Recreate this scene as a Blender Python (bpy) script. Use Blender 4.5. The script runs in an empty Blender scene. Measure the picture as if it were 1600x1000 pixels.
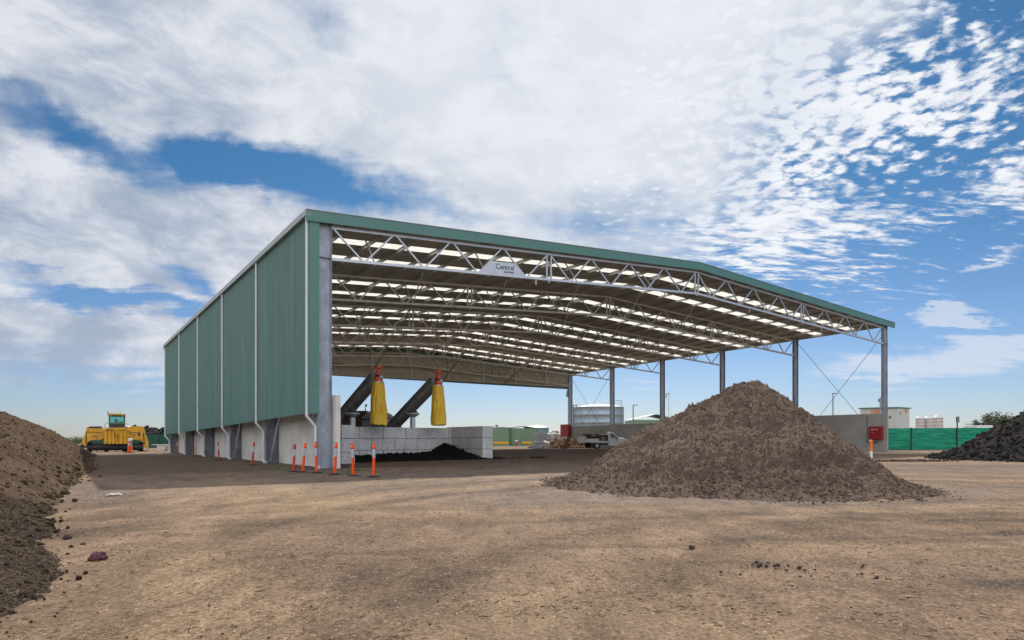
import bpy, math, random
import numpy as np
from mathutils import Vector, Matrix, noise as mnoise

# ------------------------------------------------------------------ camera, sky, sun, exposure
scene = bpy.context.scene
R = math.radians
F, HZ, CAMZ = 1041.1, 689.6, 1.2          # focal length and horizon of the photograph (1600 px wide), eye height
cam_d = bpy.data.cameras.new('camera')
cam = bpy.data.objects.new('camera', cam_d)
scene.collection.objects.link(cam)
cam.location = (0, 0, CAMZ)
cam.rotation_euler = (R(90), 0, 0)
cam_d.sensor_width = 36
cam_d.lens = 36 * F / 1600
cam_d.shift_y = (HZ - 500) / 1600
cam_d.clip_start = .05
cam_d.clip_end = 20000
scene.camera = cam

SUN_EL, SUN_AZ = R(44.3), R(9.0)          # azimuth measured from +Y towards +X
sun_d = bpy.data.lights.new('sun', 'SUN')
sun_d.energy = 4.2
sun_d.angle = R(.5)
sun_d.color = (1, .93, .82)
sun = bpy.data.objects.new('sun', sun_d)
scene.collection.objects.link(sun)
sdir = Vector((math.sin(SUN_AZ) * math.cos(SUN_EL), math.cos(SUN_AZ) * math.cos(SUN_EL), math.sin(SUN_EL)))
sun.rotation_euler = sdir.to_track_quat('Z', 'Y').to_euler()
sun.location = (0, 0, 40)

scene.view_settings.view_transform = 'Standard'
scene.view_settings.look = 'None'
scene.view_settings.exposure = 0.0
scene.view_settings.gamma = 1.0

world = bpy.data.worlds.new('World')
scene.world = world
world.use_nodes = True


class NT:
    """small helper to write node trees"""
    def __init__(s, tree):
        s.t = tree; s.n = tree.nodes; s.l = tree.links
        s.n.clear()
    def new(s, typ, **kw):
        nd = s.n.new(typ)
        for k, v in kw.items():
            setattr(nd, k, v)
        return nd
    def link(s, a, b):
        s.l.new(a, b)
    def put(s, sock, v):
        if hasattr(v, 'is_output') or isinstance(v, bpy.types.NodeSocket):
            s.l.new(v, sock)
        elif v is not None:
            if sock.type == 'RGBA' and len(v) == 3:
                v = (*v, 1)
            sock.default_value = v
    def math(s, op, a, b=None, c=None, clamp=False):
        nd = s.new('ShaderNodeMath', operation=op, use_clamp=clamp)
        s.put(nd.inputs[0], a)
        if b is not None: s.put(nd.inputs[1], b)
        if c is not None: s.put(nd.inputs[2], c)
        return nd.outputs[0]
    def vmath(s, op, a, b=None, scale=None):
        nd = s.new('ShaderNodeVectorMath', operation=op)
        s.put(nd.inputs[0], a)
        if b is not None: s.put(nd.inputs[1], b)
        if scale is not None: s.put(nd.inputs['Scale'], scale)
        return nd.outputs[1] if op in ('LENGTH', 'DOT_PRODUCT', 'DISTANCE') else nd.outputs[0]
    def noise(s, vec, scale=1, detail=4, rough=.5, lac=2.0, dist=0, out=0, dims='3D'):
        nd = s.new('ShaderNodeTexNoise', noise_dimensions=dims)
        if vec is not None: s.link(vec, nd.inputs['Vector'])
        nd.inputs['Scale'].default_value = scale
        nd.inputs['Detail'].default_value = detail
        nd.inputs['Roughness'].default_value = rough
        nd.inputs['Lacunarity'].default_value = lac
        nd.inputs['Distortion'].default_value = dist
        return nd.outputs[out]
    def voronoi(s, vec, scale=1, feature='F1', out=0, rand=1):
        nd = s.new('ShaderNodeTexVoronoi', feature=feature)
        if vec is not None: s.link(vec, nd.inputs['Vector'])
        nd.inputs['Scale'].default_value = scale
        nd.inputs['Randomness'].default_value = rand
        return nd.outputs[out]
    def ramp(s, fac, stops, interp='LINEAR'):
        nd = s.new('ShaderNodeValToRGB')
        cr = nd.color_ramp; cr.interpolation = interp
        while len(cr.elements) < len(stops): cr.elements.new(.5)
        for e, (p, c) in zip(cr.elements, stops):
            e.position = p
            if isinstance(c, (int, float)): c = (c, c, c)
            e.color = (*c, 1)
        s.put(nd.inputs[0], fac)
        return nd.outputs[0]
    def mix(s, fac, a, b, blend='MIX'):
        nd = s.new('ShaderNodeMix', data_type='RGBA', blend_type=blend)
        s.put(nd.inputs[0], fac); s.put(nd.inputs[6], a); s.put(nd.inputs[7], b)
        return nd.outputs[2]
    def smooth(s, v, a, b, lo=0, hi=1):
        nd = s.new('ShaderNodeMapRange', interpolation_type='SMOOTHSTEP')
        s.put(nd.inputs[0], v)
        for i, x in enumerate((a, b, lo, hi)): nd.inputs[i + 1].default_value = x
        return nd.outputs[0]
    def mapping(s, vec, loc=(0, 0, 0), rot=(0, 0, 0), sc=(1, 1, 1), typ='POINT'):
        nd = s.new('ShaderNodeMapping', vector_type=typ)
        s.link(vec, nd.inputs[0])
        nd.inputs[1].default_value = loc; nd.inputs[2].default_value = rot; nd.inputs[3].default_value = sc
        return nd.outputs[0]
    def xyz(s, x, y, z):
        nd = s.new('ShaderNodeCombineXYZ')
        for i, v in enumerate((x, y, z)): s.put(nd.inputs[i], v)
        return nd.outputs[0]
    def sep(s, v):
        nd = s.new('ShaderNodeSeparateXYZ'); s.link(v, nd.inputs[0]); return nd.outputs


def sky_nodes():
    k = NT(world.node_tree)
    out = k.new('ShaderNodeOutputWorld')
    bg = k.new('ShaderNodeBackground')
    bg.inputs[1].default_value = .1
    k.link(bg.outputs[0], out.inputs[0])
    sky = k.new('ShaderNodeTexSky', sky_type='NISHITA')
    sky.sun_disc = False
    sky.sun_elevation = SUN_EL
    sky.sun_rotation = SUN_AZ
    sky.altitude = 60; sky.air_density = 1.0; sky.dust_density = .35; sky.ozone_density = 2.2
    tc = k.new('ShaderNodeTexCoord')
    D = k.vmath('NORMALIZE', tc.outputs['Generated'])
    x, y, z = k.sep(D)
    az = k.math('ARCTAN2', x, y)
    el = k.math('ARCSINE', z)
    A = k.xyz(az, el, 0.0)
    # cloud plane coordinates, flattened towards the horizon
    den = k.math('ADD', k.math('MAXIMUM', z, 0.0), .10)
    Pn = k.xyz(k.math('DIVIDE', x, den), k.math('DIVIDE', y, den), 0.0)
    # wispy displacement of the layout
    w1 = k.vmath('SUBTRACT', k.noise(k.mapping(Pn, rot=(0, 0, R(-35)), sc=(1.0, 2.4, 1)), 1.3, 6, .6, out=1), (.5, .5, .5))
    w2 = k.vmath('SUBTRACT', k.noise(A, 9.0, 6, .62, out=1), (.5, .5, .5))
    Aw = k.vmath('ADD', A, k.vmath('ADD', k.vmath('SCALE', w1, scale=.10), k.vmath('SCALE', w2, scale=.075)))

    def blob(cx, cy, rx, ry, ang, src=Aw):
        # an elliptical patch of sky given by azimuth / elevation, soft edge
        u, v = (cx - 800) / F, (HZ - cy) / F
        a0, e0 = math.atan(u), math.atan(v / math.sqrt(1 + u * u))
        c2 = math.cos(a0)
        mp = k.mapping(src, loc=(a0, e0, 0), rot=(0, 0, R(-ang)), sc=(rx / F * c2 * c2 * 1.12, ry / F * c2 * 1.05, 1), typ='TEXTURE')
        g = k.new('ShaderNodeTexGradient', gradient_type='SPHERICAL')
        k.link(mp, g.inputs[0])
        return g.outputs['Fac']

    def total(items, src=Aw):
        acc = None
        for cx, cy, rx, ry, ang, s in items:
            g = k.math('MULTIPLY', blob(cx, cy, rx, ry, ang, src), s)
            acc = g if acc is None else k.math('ADD', acc, g)
        return acc

    gaps = total([(70, 70, 300, 110, 8, -1.2), (110, 190, 240, 48, 12, 1.85), (330, 235, 150, 44, 18, 1.45), (130, 60, 150, 40, 15, .45), (420, 265, 160, 52, 14, 1.5),
                  (590, 292, 190, 42, 8, 1.35), (500, 30, 90, 40, 8, .65), (50, 110, 130, 44, 20, .8),
                  (210, 470, 240, 26, 5, 2.2), (310, 440, 80, 26, 30, 1.3), (400, 100, 200, 90, 20, -.4),
                  (660, 95, 120, 40, 25, .3), (760, 110, 90, 50, 40, .35), (820, 340, 160, 40, 8, .4),
                  (640, 380, 90, 30, 0, .6), (960, 340, 150, 60, 0, .7)])
    # the smooth sheet: everything left and above; ends before the right and above the horizon
    lim = k.math('ADD', az, k.math('MULTIPLY', k.math('SUBTRACT', el, .33), -1.1))
    wob = k.sep(k.vmath('ADD', w1, w2))[0]
    s_right = k.smooth(k.math('ADD', lim, k.math('MULTIPLY', wob, .35)), .16, .42, 1, 0)
    s_low = k.smooth(k.math('ADD', el, k.math('ADD', k.math('MULTIPLY', wob, .10), k.math('MULTIPLY', az, -.06))), .095, .155, 0, 1)
    streak = k.noise(k.mapping(A, rot=(0, 0, R(20)), sc=(.8, 2.2, 1)), 3.6, 8, .58, dist=.5)
    body = k.noise(A, 7.5, 9, .60, dist=.3)
    wisp = k.noise(k.mapping(A, rot=(0, 0, R(22)), sc=(1, 1.9, 1)), 11, 9, .66, dist=.5)
    tex = k.math('ADD', k.math('ADD', k.math('MULTIPLY', streak, .55), k.math('MULTIPLY', body, .4)), k.math('MULTIPLY', wisp, .25))
    cov = k.math('ADD', k.math('MULTIPLY', tex, 2.1), -.17)
    cov = k.math('SUBTRACT', cov, gaps)
    cov = k.smooth(cov, -.25, 1.12)
    sheet = k.math('MULTIPLY', k.math('MULTIPLY', cov, s_right), s_low)
    sheet = k.math('MULTIPLY', sheet, .96)
    # high broken field to the right: small cells, turning to fine ripples lower down
    den2 = k.math('ADD', k.math('MAXIMUM', z, 0.0), .16)
    P2 = k.xyz(k.math('DIVIDE', x, den2), k.math('DIVIDE', y, den2), 0.0)
    wv = k.vmath('SCALE', k.vmath('SUBTRACT', k.noise(P2, 3.0, 3, .5, out=1), (.5, .5, .5)), scale=.10)
    P2w = k.vmath('ADD', P2, wv)
    cell = k.noise(k.mapping(P2w, rot=(0, 0, R(25)), sc=(1, 1.3, 1)), 26, 8, .62)
    vor = k.new('ShaderNodeTexVoronoi', feature='SMOOTH_F1'); vor.inputs['Scale'].default_value = 24; vor.inputs['Smoothness'].default_value = .35; k.link(k.vmath('ADD', P2w, k.vmath('SCALE', k.noise(P2, 24, 4, .6, out=1), scale=.05)), vor.inputs['Vector'])
    cell = k.math('ADD', k.math('MULTIPLY', cell, .75), k.math('MULTIPLY', k.math('SUBTRACT', .55, vor.outputs['Distance']), .45))
    big = k.noise(P2w, 3.2, 4, .55)
    rip = k.noise(k.mapping(P2w, rot=(0, 0, R(-8)), sc=(.42, 1.15, 1)), 24, 7, .64)
    hi = k.smooth(el, .26, .36)
    small = k.mix(hi, rip, cell)
    fld = k.math('ADD', k.math('MULTIPLY', small, 1.45), k.math('MULTIPLY', big, .55))
    dens = total([(1120, 130, 420, 300, 0, .95), (1380, 40, 460, 300, 0, .80), (1180, 380, 330, 120, 18, .70), (1450, 200, 380, 230, 0, .55),
                  (1580, 290, 90, 55, -30, .75), (1560, 400, 110, 22, -12, .5), (1600, 60, 200, 200, 0, .18),
                  (1060, 240, 300, 200, 0, .45)], A)
    vo = k.math('ADD', k.math('SUBTRACT', fld, 1.22), k.math('MULTIPLY', dens, .36))
    alto = k.smooth(vo, -.08, .22)
    alto = k.math('MULTIPLY', alto, k.math('MULTIPLY', k.smooth(dens, .03, .25), .97))
    alto = k.math('MULTIPLY', alto, k.math('SUBTRACT', 1.0, k.math('MULTIPLY', sheet, .62)))
    # a few low soft clouds near the right horizon
    lowc = total([(1475, 495, 70, 16, 3, 1.6), (1500, 555, 260, 34, -6, .75), (1350, 575, 200, 24, 4, .45), (1590, 525, 120, 24, -8, .5),
                  (1000, 607, 60, 14, 0, .5), (210, 560, 260, 30, 3, .3), (1545, 400, 60, 10, -18, 1.0)])
    lowt = k.noise(k.mapping(A, sc=(1, 2.6, 1)), 14, 6, .6)
    lowa = k.smooth(k.math('MULTIPLY', lowc, k.math('ADD', lowt, .6)), .10, .75)
    lowa = k.math('MULTIPLY', lowa, .62)
    # colours: clouds lit white towards the sun, blue grey where thick
    near = k.vmath('DOT_PRODUCT', D, tuple(sdir))
    shade = k.noise(k.mapping(A, rot=(0, 0, R(20)), sc=(1, 1.9, 1), loc=(3, 1, 0)), 6.5, 7, .58, dist=.4)
    shade = k.math('ADD', k.math('MULTIPLY', shade, .6), k.math('MULTIPLY', wisp, .4))
    c_sheet = k.mix(k.smooth(shade, .38, .62), (3.9, 4.6, 5.8), (7.9, 8.1, 8.6))
    c_sheet = k.mix(k.math('MULTIPLY', k.smooth(near, .80, .97), .8), c_sheet, (8.8, 9.0, 9.4))
    c_alto = k.mix(k.smooth(vo, .03, .30), (7.0, 7.6, 8.6), (9.3, 9.5, 9.9))
    c_alto = k.mix(k.math('MULTIPLY', k.smooth(k.noise(P2w, 7, 4, .5), .56, .72), .5), c_alto, (5.4, 6.0, 7.2))
    # clear sky: Nishita, with the denser blue the photograph has high up
    blue = k.mix(1.0, sky.outputs[0], k.mix(k.smooth(el, -.02, .40), (.64, .71, .93), (.26, .53, .70)), 'MULTIPLY')
    col = k.mix(lowa, blue, (7.6, 8.0, 8.8))
    col = k.mix(sheet, col, c_sheet)
    col = k.mix(alto, col, c_alto)
    back = k.smooth(k.math('MULTIPLY', y, -1.0), -.05, .55)  # extra bright cloud behind the camera, added to fill the shaded faces
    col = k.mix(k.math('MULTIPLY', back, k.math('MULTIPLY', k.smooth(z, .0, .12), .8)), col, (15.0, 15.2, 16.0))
    # below the horizon: plain earth tone
    col = k.mix(k.smooth(z, -.03, -.005), (1.2, 1.0, .8), col)
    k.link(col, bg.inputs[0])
sky_nodes()
try:
    world.cycles.sampling_method = 'MANUAL'; world.cycles.sample_map_resolution = 1024
except Exception:
    pass

# ------------------------------------------------------------------ helpers
def xat(px, d): return (px - 800) / F * d
def zat(py, d): return CAMZ + (HZ - py) * d / F
def gz(x, y):
    """height of the yard at a place: it climbs very slightly away from the road and to the right"""
    yy = 72 * math.tanh(max(y, -20) / 72 * 1.08) if y > 0 else y * .3
    return .0066 * yy + .004 * max(-70, min(70, x))
def gz_np(x, y):
    yy = np.where(y > 0, 72 * np.tanh(np.maximum(y, -20) / 72 * 1.08), y * .3)
    return .0066 * yy + .004 * np.clip(x, -70, 70)
def gpoint(px, py):
    """ground point seen at a pixel (used only to survey the site)"""
    d = 5.0
    for _ in range(60):
        z = gz(xat(px, d), d)
        d = .5 * d + .5 * (CAMZ - z) * F / max(4, py - HZ)
    return xat(px, d), d, gz(xat(px, d), d)


class MB:
    def __init__(s): s.v = []; s.f = []; s.sm = []
    def add(s, v, f, smooth=False):
        n = len(s.v); s.v += [tuple(p) for p in v]
        for q in f: s.f.append(tuple(i + n for i in q)); s.sm.append(smooth)
        return s
    def box(s, c, sz, rz=0, M=None, taper=1, shear=0):
        x, y, z = (a / 2 for a in sz); v = []
        for k in (-1, 1):
            t = taper if k > 0 else 1
            for i, j in ((-1, -1), (1, -1), (1, 1), (-1, 1)):
                p = Vector((i * x * t + (shear if k > 0 else 0), j * y * t, k * z))
                if M is not None: p = M @ p
                if rz: p = Matrix.Rotation(rz, 3, 'Z') @ p
                v.append(p + Vector(c))
        return s.add(v, [(3, 2, 1, 0), (4, 5, 6, 7), (0, 1, 5, 4), (1, 2, 6, 5), (2, 3, 7, 6), (3, 0, 4, 7)])
    def frame(s, a, b, up=Vector((0, 0, 1))):
        a, b = Vector(a), Vector(b); d = (b - a).normalized()
        if abs(d.dot(up)) > .98: up = Vector((0, 1, 0))
        x = d.cross(up).normalized(); y = x.cross(d).normalized()
        return a, b, x, y
    def bar(s, a, b, w, h, up=Vector((0, 0, 1))):
        a, b, x, y = s.frame(a, b, up); v = []
        for p in (a, b):
            for i, j in ((-1, -1), (1, -1), (1, 1), (-1, 1)): v.append(p + x * (i * w / 2) + y * (j * h / 2))
        return s.add(v, [(0, 1, 2, 3), (7, 6, 5, 4), (0, 4, 5, 1), (1, 5, 6, 2), (2, 6, 7, 3), (3, 7, 4, 0)])
    def tube(s, a, b, r0, r1=None, n=10, caps=True):
        r1 = r0 if r1 is None else r1
        a, b, x, y = s.frame(a, b); v = []
        for p, r in ((a, r0), (b, r1)):
            for i in range(n):
                t = 2 * math.pi * i / n; v.append(p + x * (r * math.cos(t)) + y * (r * math.sin(t)))
        s.add(v, [(i, (i + 1) % n, n + (i + 1) % n, n + i) for i in range(n)], True)
        if caps:
            s.add(v[:n], [tuple(range(n))[::-1]]); s.add(v[n:], [tuple(range(n))])
        return s
    def pipe(s, pts, r, n=10):
        for a, b in zip(pts, pts[1:]): s.tube(a, b, r, n=n)
        for p in pts[1:-1]: s.ball(p, r * 1.02, 8, 6)
        return s
    def ball(s, c, r, n=10, m=8, sz=(1, 1, 1)):
        v = []
        for j in range(m + 1):
            ph = math.pi * j / m
            for i in range(n):
                t = 2 * math.pi * i / n
                v.append((c[0] + r * sz[0] * math.sin(ph) * math.cos(t), c[1] + r * sz[1] * math.sin(ph) * math.sin(t), c[2] + r * sz[2] * math.cos(ph)))
        return s.add(v, [(j * n + i, (j + 1) * n + i, (j + 1) * n + (i + 1) % n, j * n + (i + 1) % n) for j in range(m) for i in range(n)], True)
    def lathe(s, prof, c=(0, 0, 0), n=16, M=None, smooth=True):
        v = []
        for r, z in prof:
            for i in range(n):
                t = 2 * math.pi * i / n; p = Vector((r * math.cos(t), r * math.sin(t), z))
                if M is not None: p = M @ p
                v.append(p + Vector(c))
        m = len(prof)
        s.add(v, [(j * n + i, j * n + (i + 1) % n, (j + 1) * n + (i + 1) % n, (j + 1) * n + i) for j in range(m - 1) for i in range(n)], smooth)
        s.add(v[:n], [tuple(range(n))[::-1]]); s.add(v[-n:], [tuple(range(n))])
        return s
    def prism(s, poly, y0, y1, axis='y', off=(0, 0, 0)):
        """poly in (x,z) extruded along y, or (y,z) along x, or (x,y) along z"""
        v = []
        for t in (y0, y1):
            for a, b in poly:
                p = {'y': (a, t, b), 'x': (t, a, b), 'z': (a, b, t)}[axis]
                v.append((p[0] + off[0], p[1] + off[1], p[2] + off[2]))
        n = len(poly)
        f = [tuple(range(n)), tuple(range(n, 2 * n))[::-1]]
        f += [(i, n + i, n + (i + 1) % n, (i + 1) % n) for i in range(n)]
        return s.add(v, f)
    def build(s, name, mat, parent=None, bevel=0, fix=True, loc=None):
        me = bpy.data.meshes.new(name)
        me.from_pydata(s.v, [], s.f)
        me.polygons.foreach_set('use_smooth', s.sm)
        me.materials.append(mat)
        if fix:
            import bmesh
            b = bmesh.new(); b.from_mesh(me); bmesh.ops.recalc_face_normals(b, faces=b.faces); b.to_mesh(me); b.free()
        me.update()
        o = bpy.data.objects.new(name, me)
        scene.collection.objects.link(o)
        if parent is not None: o.parent = parent
        if loc is not None: o.location = loc
        if bevel:
            m = o.modifiers.new('bevel', 'BEVEL'); m.width = bevel; m.segments = 2; m.limit_method = 'ANGLE'
        return o


def np_mesh(name, V, Fq, mat, parent=None, smooth=True):
    me = bpy.data.meshes.new(name)
    V = np.asarray(V, dtype=np.float32); Fq = np.asarray(Fq, dtype=np.int32)
    k = Fq.shape[1]
    me.vertices.add(len(V)); me.vertices.foreach_set('co', V.ravel())
    me.loops.add(Fq.size); me.loops.foreach_set('vertex_index', Fq.ravel())
    me.polygons.add(len(Fq)); me.polygons.foreach_set('loop_start', np.arange(0, Fq.size, k, dtype=np.int32))
    me.update(calc_edges=True); me.validate()
    me.polygons.foreach_set('use_smooth', np.full(len(me.polygons), smooth))
    if isinstance(mat, (list, tuple)):
        for m in mat: me.materials.append(m)
    else: me.materials.append(mat)
    o = bpy.data.objects.new(name, me); scene.collection.objects.link(o)
    if parent is not None: o.parent = parent
    return o


def tag(o, label=None, cat=None, group=None, kind=None):
    if label: o['label'] = label
    if cat: o['category'] = cat
    if group: o['group'] = group
    if kind: o['kind'] = kind
    return o
def thing(name, label, cat, loc=(0, 0, 0), rz=0, group=None):
    o = bpy.data.objects.new(name, None); o.empty_display_size = .2
    scene.collection.objects.link(o); o.location = loc; o.rotation_euler = (0, 0, rz)
    return tag(o, label, cat, group)
def copy_tree(o, parent=None):
    c = o.copy(); scene.collection.objects.link(c)
    if parent is not None: c.parent = parent
    for ch in list(o.children): copy_tree(ch, c)
    return c


# ---- numpy value noise
def _h(ix, iy, seed):
    with np.errstate(over='ignore'):
        n = (ix.astype(np.int64) * 374761393 + iy.astype(np.int64) * 668265263 + seed * 974634777) & 0x7fffffff
        n = ((n ^ (n >> 13)) * 1274126177) & 0x7fffffff
        n = (n ^ (n >> 16)) & 0xffff
    return n / 32767.5 - 1
def vn(x, y, sc, seed=0):
    x = x * sc + 1000.3; y = y * sc + 1000.7
    ix, iy = np.floor(x), np.floor(y); fx, fy = x - ix, y - iy
    fx = fx * fx * (3 - 2 * fx); fy = fy * fy * (3 - 2 * fy)
    a, b, c, d = _h(ix, iy, seed), _h(ix + 1, iy, seed), _h(ix, iy + 1, seed), _h(ix + 1, iy + 1, seed)
    return (a * (1 - fx) + b * fx) * (1 - fy) + (c * (1 - fx) + d * fx) * fy
def fbm(x, y, sc, octv=4, gain=.5, seed=0, billow=False):
    s = 0; a = 1
    for i in range(octv):
        ca, sa = math.cos(i * 1.1 + .3), math.sin(i * 1.1 + .3)
        n = vn(x * ca - y * sa, x * sa + y * ca, sc * 2 ** i, seed + i)
        s = s + a * (np.abs(n) * 2 - .8 if billow else n); a *= gain
    return s

# ------------------------------------------------------------------ materials
def mat_new(name):
    m = bpy.data.materials.new(name); m.use_nodes = True
    k = NT(m.node_tree)
    out = k.new('ShaderNodeOutputMaterial'); b = k.new('ShaderNodeBsdfPrincipled')
    k.link(b.outputs[0], out.inputs[0])
    return m, k, b
def bump(k, b, h, strength=.5, dist=.02):
    n = k.new('ShaderNodeBump'); n.inputs['Strength'].default_value = strength; n.inputs['Distance'].default_value = dist
    k.link(h, n.inputs['Height']); k.link(n.outputs[0], b.inputs['Normal'])
def simple(name, col, rough=.6, metal=0, var=.18, scale=3, bmp=0, spec=None, dirt=None, dirt_amt=.3, stretch=(1, 1, 1)):
    m, k, b = mat_new(name)
    g = k.new('ShaderNodeNewGeometry').outputs['Position']
    v = k.mapping(g, sc=stretch)
    n = k.noise(v, scale, 6, .6)
    lo = tuple(c * (1 - var) for c in col); hi = tuple(min(1, c * (1 + var)) for c in col)
    c = k.ramp(n, [(.3, lo), (.7, hi)])
    if dirt:
        d = k.smooth(k.noise(v, scale * 2.7, 8, .68), .5, .72)
        c = k.mix(k.math('MULTIPLY', d, dirt_amt), c, dirt)
    k.link(c, b.inputs['Base Color'])
    b.inputs['Roughness'].default_value = rough; b.inputs['Metallic'].default_value = metal
    if spec is not None: b.inputs['Specular IOR Level'].default_value = spec
    if bmp: bump(k, b, k.noise(g, scale * 8, 5, .6), bmp, .01)
    return m

M = {}
M['galv'] = simple('galvanised_steel', (.34, .38, .44), .5, .45, .25, 2.2, .05, dirt=(.62, .65, .70), dirt_amt=.45, stretch=(1, 1, .5))
M['galv_dark'] = simple('weathered_shaded_steel', (.20, .22, .25), .55, .3, .3, 2.5, .05, dirt=(.42, .45, .5), dirt_amt=.5)
M['galv_in'] = simple('dull_galvanised_steel', (.66, .66, .62), .6, .25, .22, 2.0)
M['purlin'] = simple('galvanised_purlin', (.60, .61, .58), .55, .15, .12, 2)
M['galv_bright'] = simple('bright_galvanised_steel', (.60, .64, .70), .42, .5, .12, 4)
M['green_clad'] = simple('green_painted_sheet', (.102, .215, .188), .42, 0, .16, 2.2, dirt=(.19, .28, .25), dirt_amt=.4, stretch=(2.4, 2.4, .06))
M['green_trim'] = simple('green_trim', (.10, .245, .215), .4, 0, .06, 1.5)
M['white_pvc'] = simple('white_pipe', (.66, .68, .72), .35, 0, .06, 2, dirt=(.4, .38, .35), dirt_amt=.15)
M['gutter'] = simple('grey_gutter', (.40, .42, .42), .35, .2, .08, 2)
M['inner_clad'] = simple('cream_lining_sheet', (.52, .49, .42), .55, 0, .10, 1.5)
M['black'] = simple('black_rubber', (.02, .02, .022), .7, 0, .3, 8)
M['dark_trough'] = simple('grey_trough', (.30, .305, .315), .5, .1, .3, 3)
M['dark'] = simple('dark_metal', (.055, .056, .06), .55, .2, .3, 4)
M['orange'] = simple('fluorescent_orange', (1.0, .085, .006), .45, 0, .06, 5, dirt=(.45, .12, .05), dirt_amt=.2)
M['red_faded'] = simple('faded_red_plastic', (.62, .045, .03), .5, 0, .12, 6, dirt=(.4, .12, .08), dirt_amt=.25)
M['orange2'] = simple('bright_orange_plastic', (.95, .19, .01), .45, 0, .06, 5)
M['reflect'] = simple('reflective_band', (.48, .54, .60), .35, .1, .12, 20)
M['white'] = simple('white_paint', (.74, .76, .77), .35, 0, .06, 3, dirt=(.45, .40, .33), dirt_amt=.25)
M['yellow'] = simple('yellow_paint', (.76, .41, .03), .45, 0, .14, 2.2, dirt=(.12, .075, .03), dirt_amt=.9, stretch=(1, 1, .45))
M['yellow_c'] = simple('yellow_vinyl', (.96, .58, .035), .45, 0, .10, 1.6, dirt=(.55, .32, .03), dirt_amt=.5)
M['yellow_rail'] = simple('yellow_rail_paint', (.85, .42, .02), .4, 0, .06, 2)
M['red_box'] = simple('red_enamel', (.30, .02, .022), .4, 0, .12, 4)
M['red'] = simple('signal_red', (.55, .03, .03), .4, 0, .12, 4)
M['purple'] = simple('faded_purple_plastic', (.17, .045, .09), .5, 0, .2, 6)
M['mach_org'] = simple('orange_motor_paint', (.72, .095, .02), .45, 0, .25, 8, dirt=(.05, .03, .03), dirt_amt=.6)
M['grey_hood'] = simple('blue_grey_hood', (.17, .20, .24), .5, .1, .15, 2)
M['tan_frame'] = simple('tan_dirty_frame', (.30, .25, .19), .7, 0, .25, 3)
M['cream'] = simple('cream_panel', (.66, .65, .60), .5, 0, .07, 2, dirt=(.45, .42, .36), dirt_amt=.3)
M['pale_green'] = simple('pale_green_sheet', (.20, .31, .20), .5, 0, .08, .6)
M['blue_green'] = simple('blue_green_sheet', (.17, .27, .25), .5, 0, .08, .6)
M['roof_pale'] = simple('pale_roof_sheet', (.55, .58, .60), .4, .2, .06, 1)
M['silo'] = simple('dusty_white_tank', (.55, .50, .47), .55, 0, .07, 1, stretch=(1, 1, 4))
M['text'] = simple('dark_lettering', (.012, .015, .02), .5, 0, .05, 5)
M['text_w'] = simple('white_lettering', (.75, .75, .75), .5, 0, .05, 5)
M['text_s'] = simple('salmon_sign', (.72, .30, .17), .5, 0, .08, 3)
M['leaf'] = simple('gum_leaves', (.10, .125, .06), .7, 0, .4, 2)
M['leaf2'] = simple('bright_leaves', (.10, .17, .04), .7, 0, .4, 2)
M['bark'] = simple('grey_bark', (.18, .15, .12), .9, 0, .2, 4)
M['weed'] = simple('weed_leaves', (.13, .20, .06), .7, 0, .4, 9)
M['hill'] = simple('haze_tinted_forest', (.16, .23, .34), 1, 0, .08, .004)  # blue of the distance haze is put into the forest colour
M['bag'] = simple('woven_white_bag', (.66, .65, .64), .65, 0, .10, 3, .4, dirt=(.28, .24, .20), dirt_amt=.4)
M['rim'] = simple('wheel_rim', (.35, .36, .38), .4, .6, .1, 5)
M['rust_load'] = simple('rusty_load', (.12, .05, .03), .8, 0, .4, 5)
M['litter_w'] = simple('white_plastic_scrap', (.62, .58, .52), .6, 0, .2, 20)
M['hose'] = simple('black_pipe', (.03, .03, .035), .5, 0, .2, 5)

def glass_mat(name, col, rough=.08):
    m, k, b = mat_new(name)
    b.inputs['Base Color'].default_value = (*col, 1); b.inputs['Roughness'].default_value = rough
    b.inputs['Specular IOR Level'].default_value = .8
    return m
M['glass'] = glass_mat('tinted_glass', (.05, .09, .09))

def cab_glass():
    m, k, b = mat_new('cab_glass')
    k.n.remove(b)
    t = k.new('ShaderNodeBsdfTransparent'); t.inputs[0].default_value = (.50, .86, .84, 1)
    g = k.new('ShaderNodeBsdfGlossy'); g.inputs['Roughness'].default_value = .05
    mx = k.new('ShaderNodeMixShader'); mx.inputs[0].default_value = .12
    k.link(t.outputs[0], mx.inputs[1]); k.link(g.outputs[0], mx.inputs[2])
    k.link(mx.outputs[0], [n for n in k.n if n.type == 'OUTPUT_MATERIAL'][0].inputs[0])
    return m
M['cab_glass'] = cab_glass()

def concrete(name, col, streak=.35, blocky=0, dark=(.05, .045, .04), damt=.5, sp0=.60):
    m, k, b = mat_new(name)
    g = k.new('ShaderNodeNewGeometry').outputs['Position']
    c = k.ramp(k.noise(g, .8, 7, .62), [(.3, tuple(x * .82 for x in col)), (.7, tuple(x * 1.12 for x in col))])
    st = k.smooth(k.noise(k.mapping(g, sc=(5, 5, .35)), 1.5, 6, .6), .48, .72)
    c = k.mix(k.math('MULTIPLY', st, streak), c, tuple(x * .6 for x in col))
    sp = k.smooth(k.noise(g, 9, 6, .75), sp0, sp0 + .07)
    c = k.mix(k.math('MULTIPLY', sp, damt), c, dark)
    fine = k.noise(g, 60, 3, .6)
    c = k.mix(.18, c, k.ramp(fine, [(.35, .05), (.65, .6)]), 'OVERLAY')
    k.link(c, b.inputs['Base Color']); b.inputs['Roughness'].default_value = .85
    bump(k, b, k.noise(g, 25, 6, .65), .35, .01)
    return m
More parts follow.
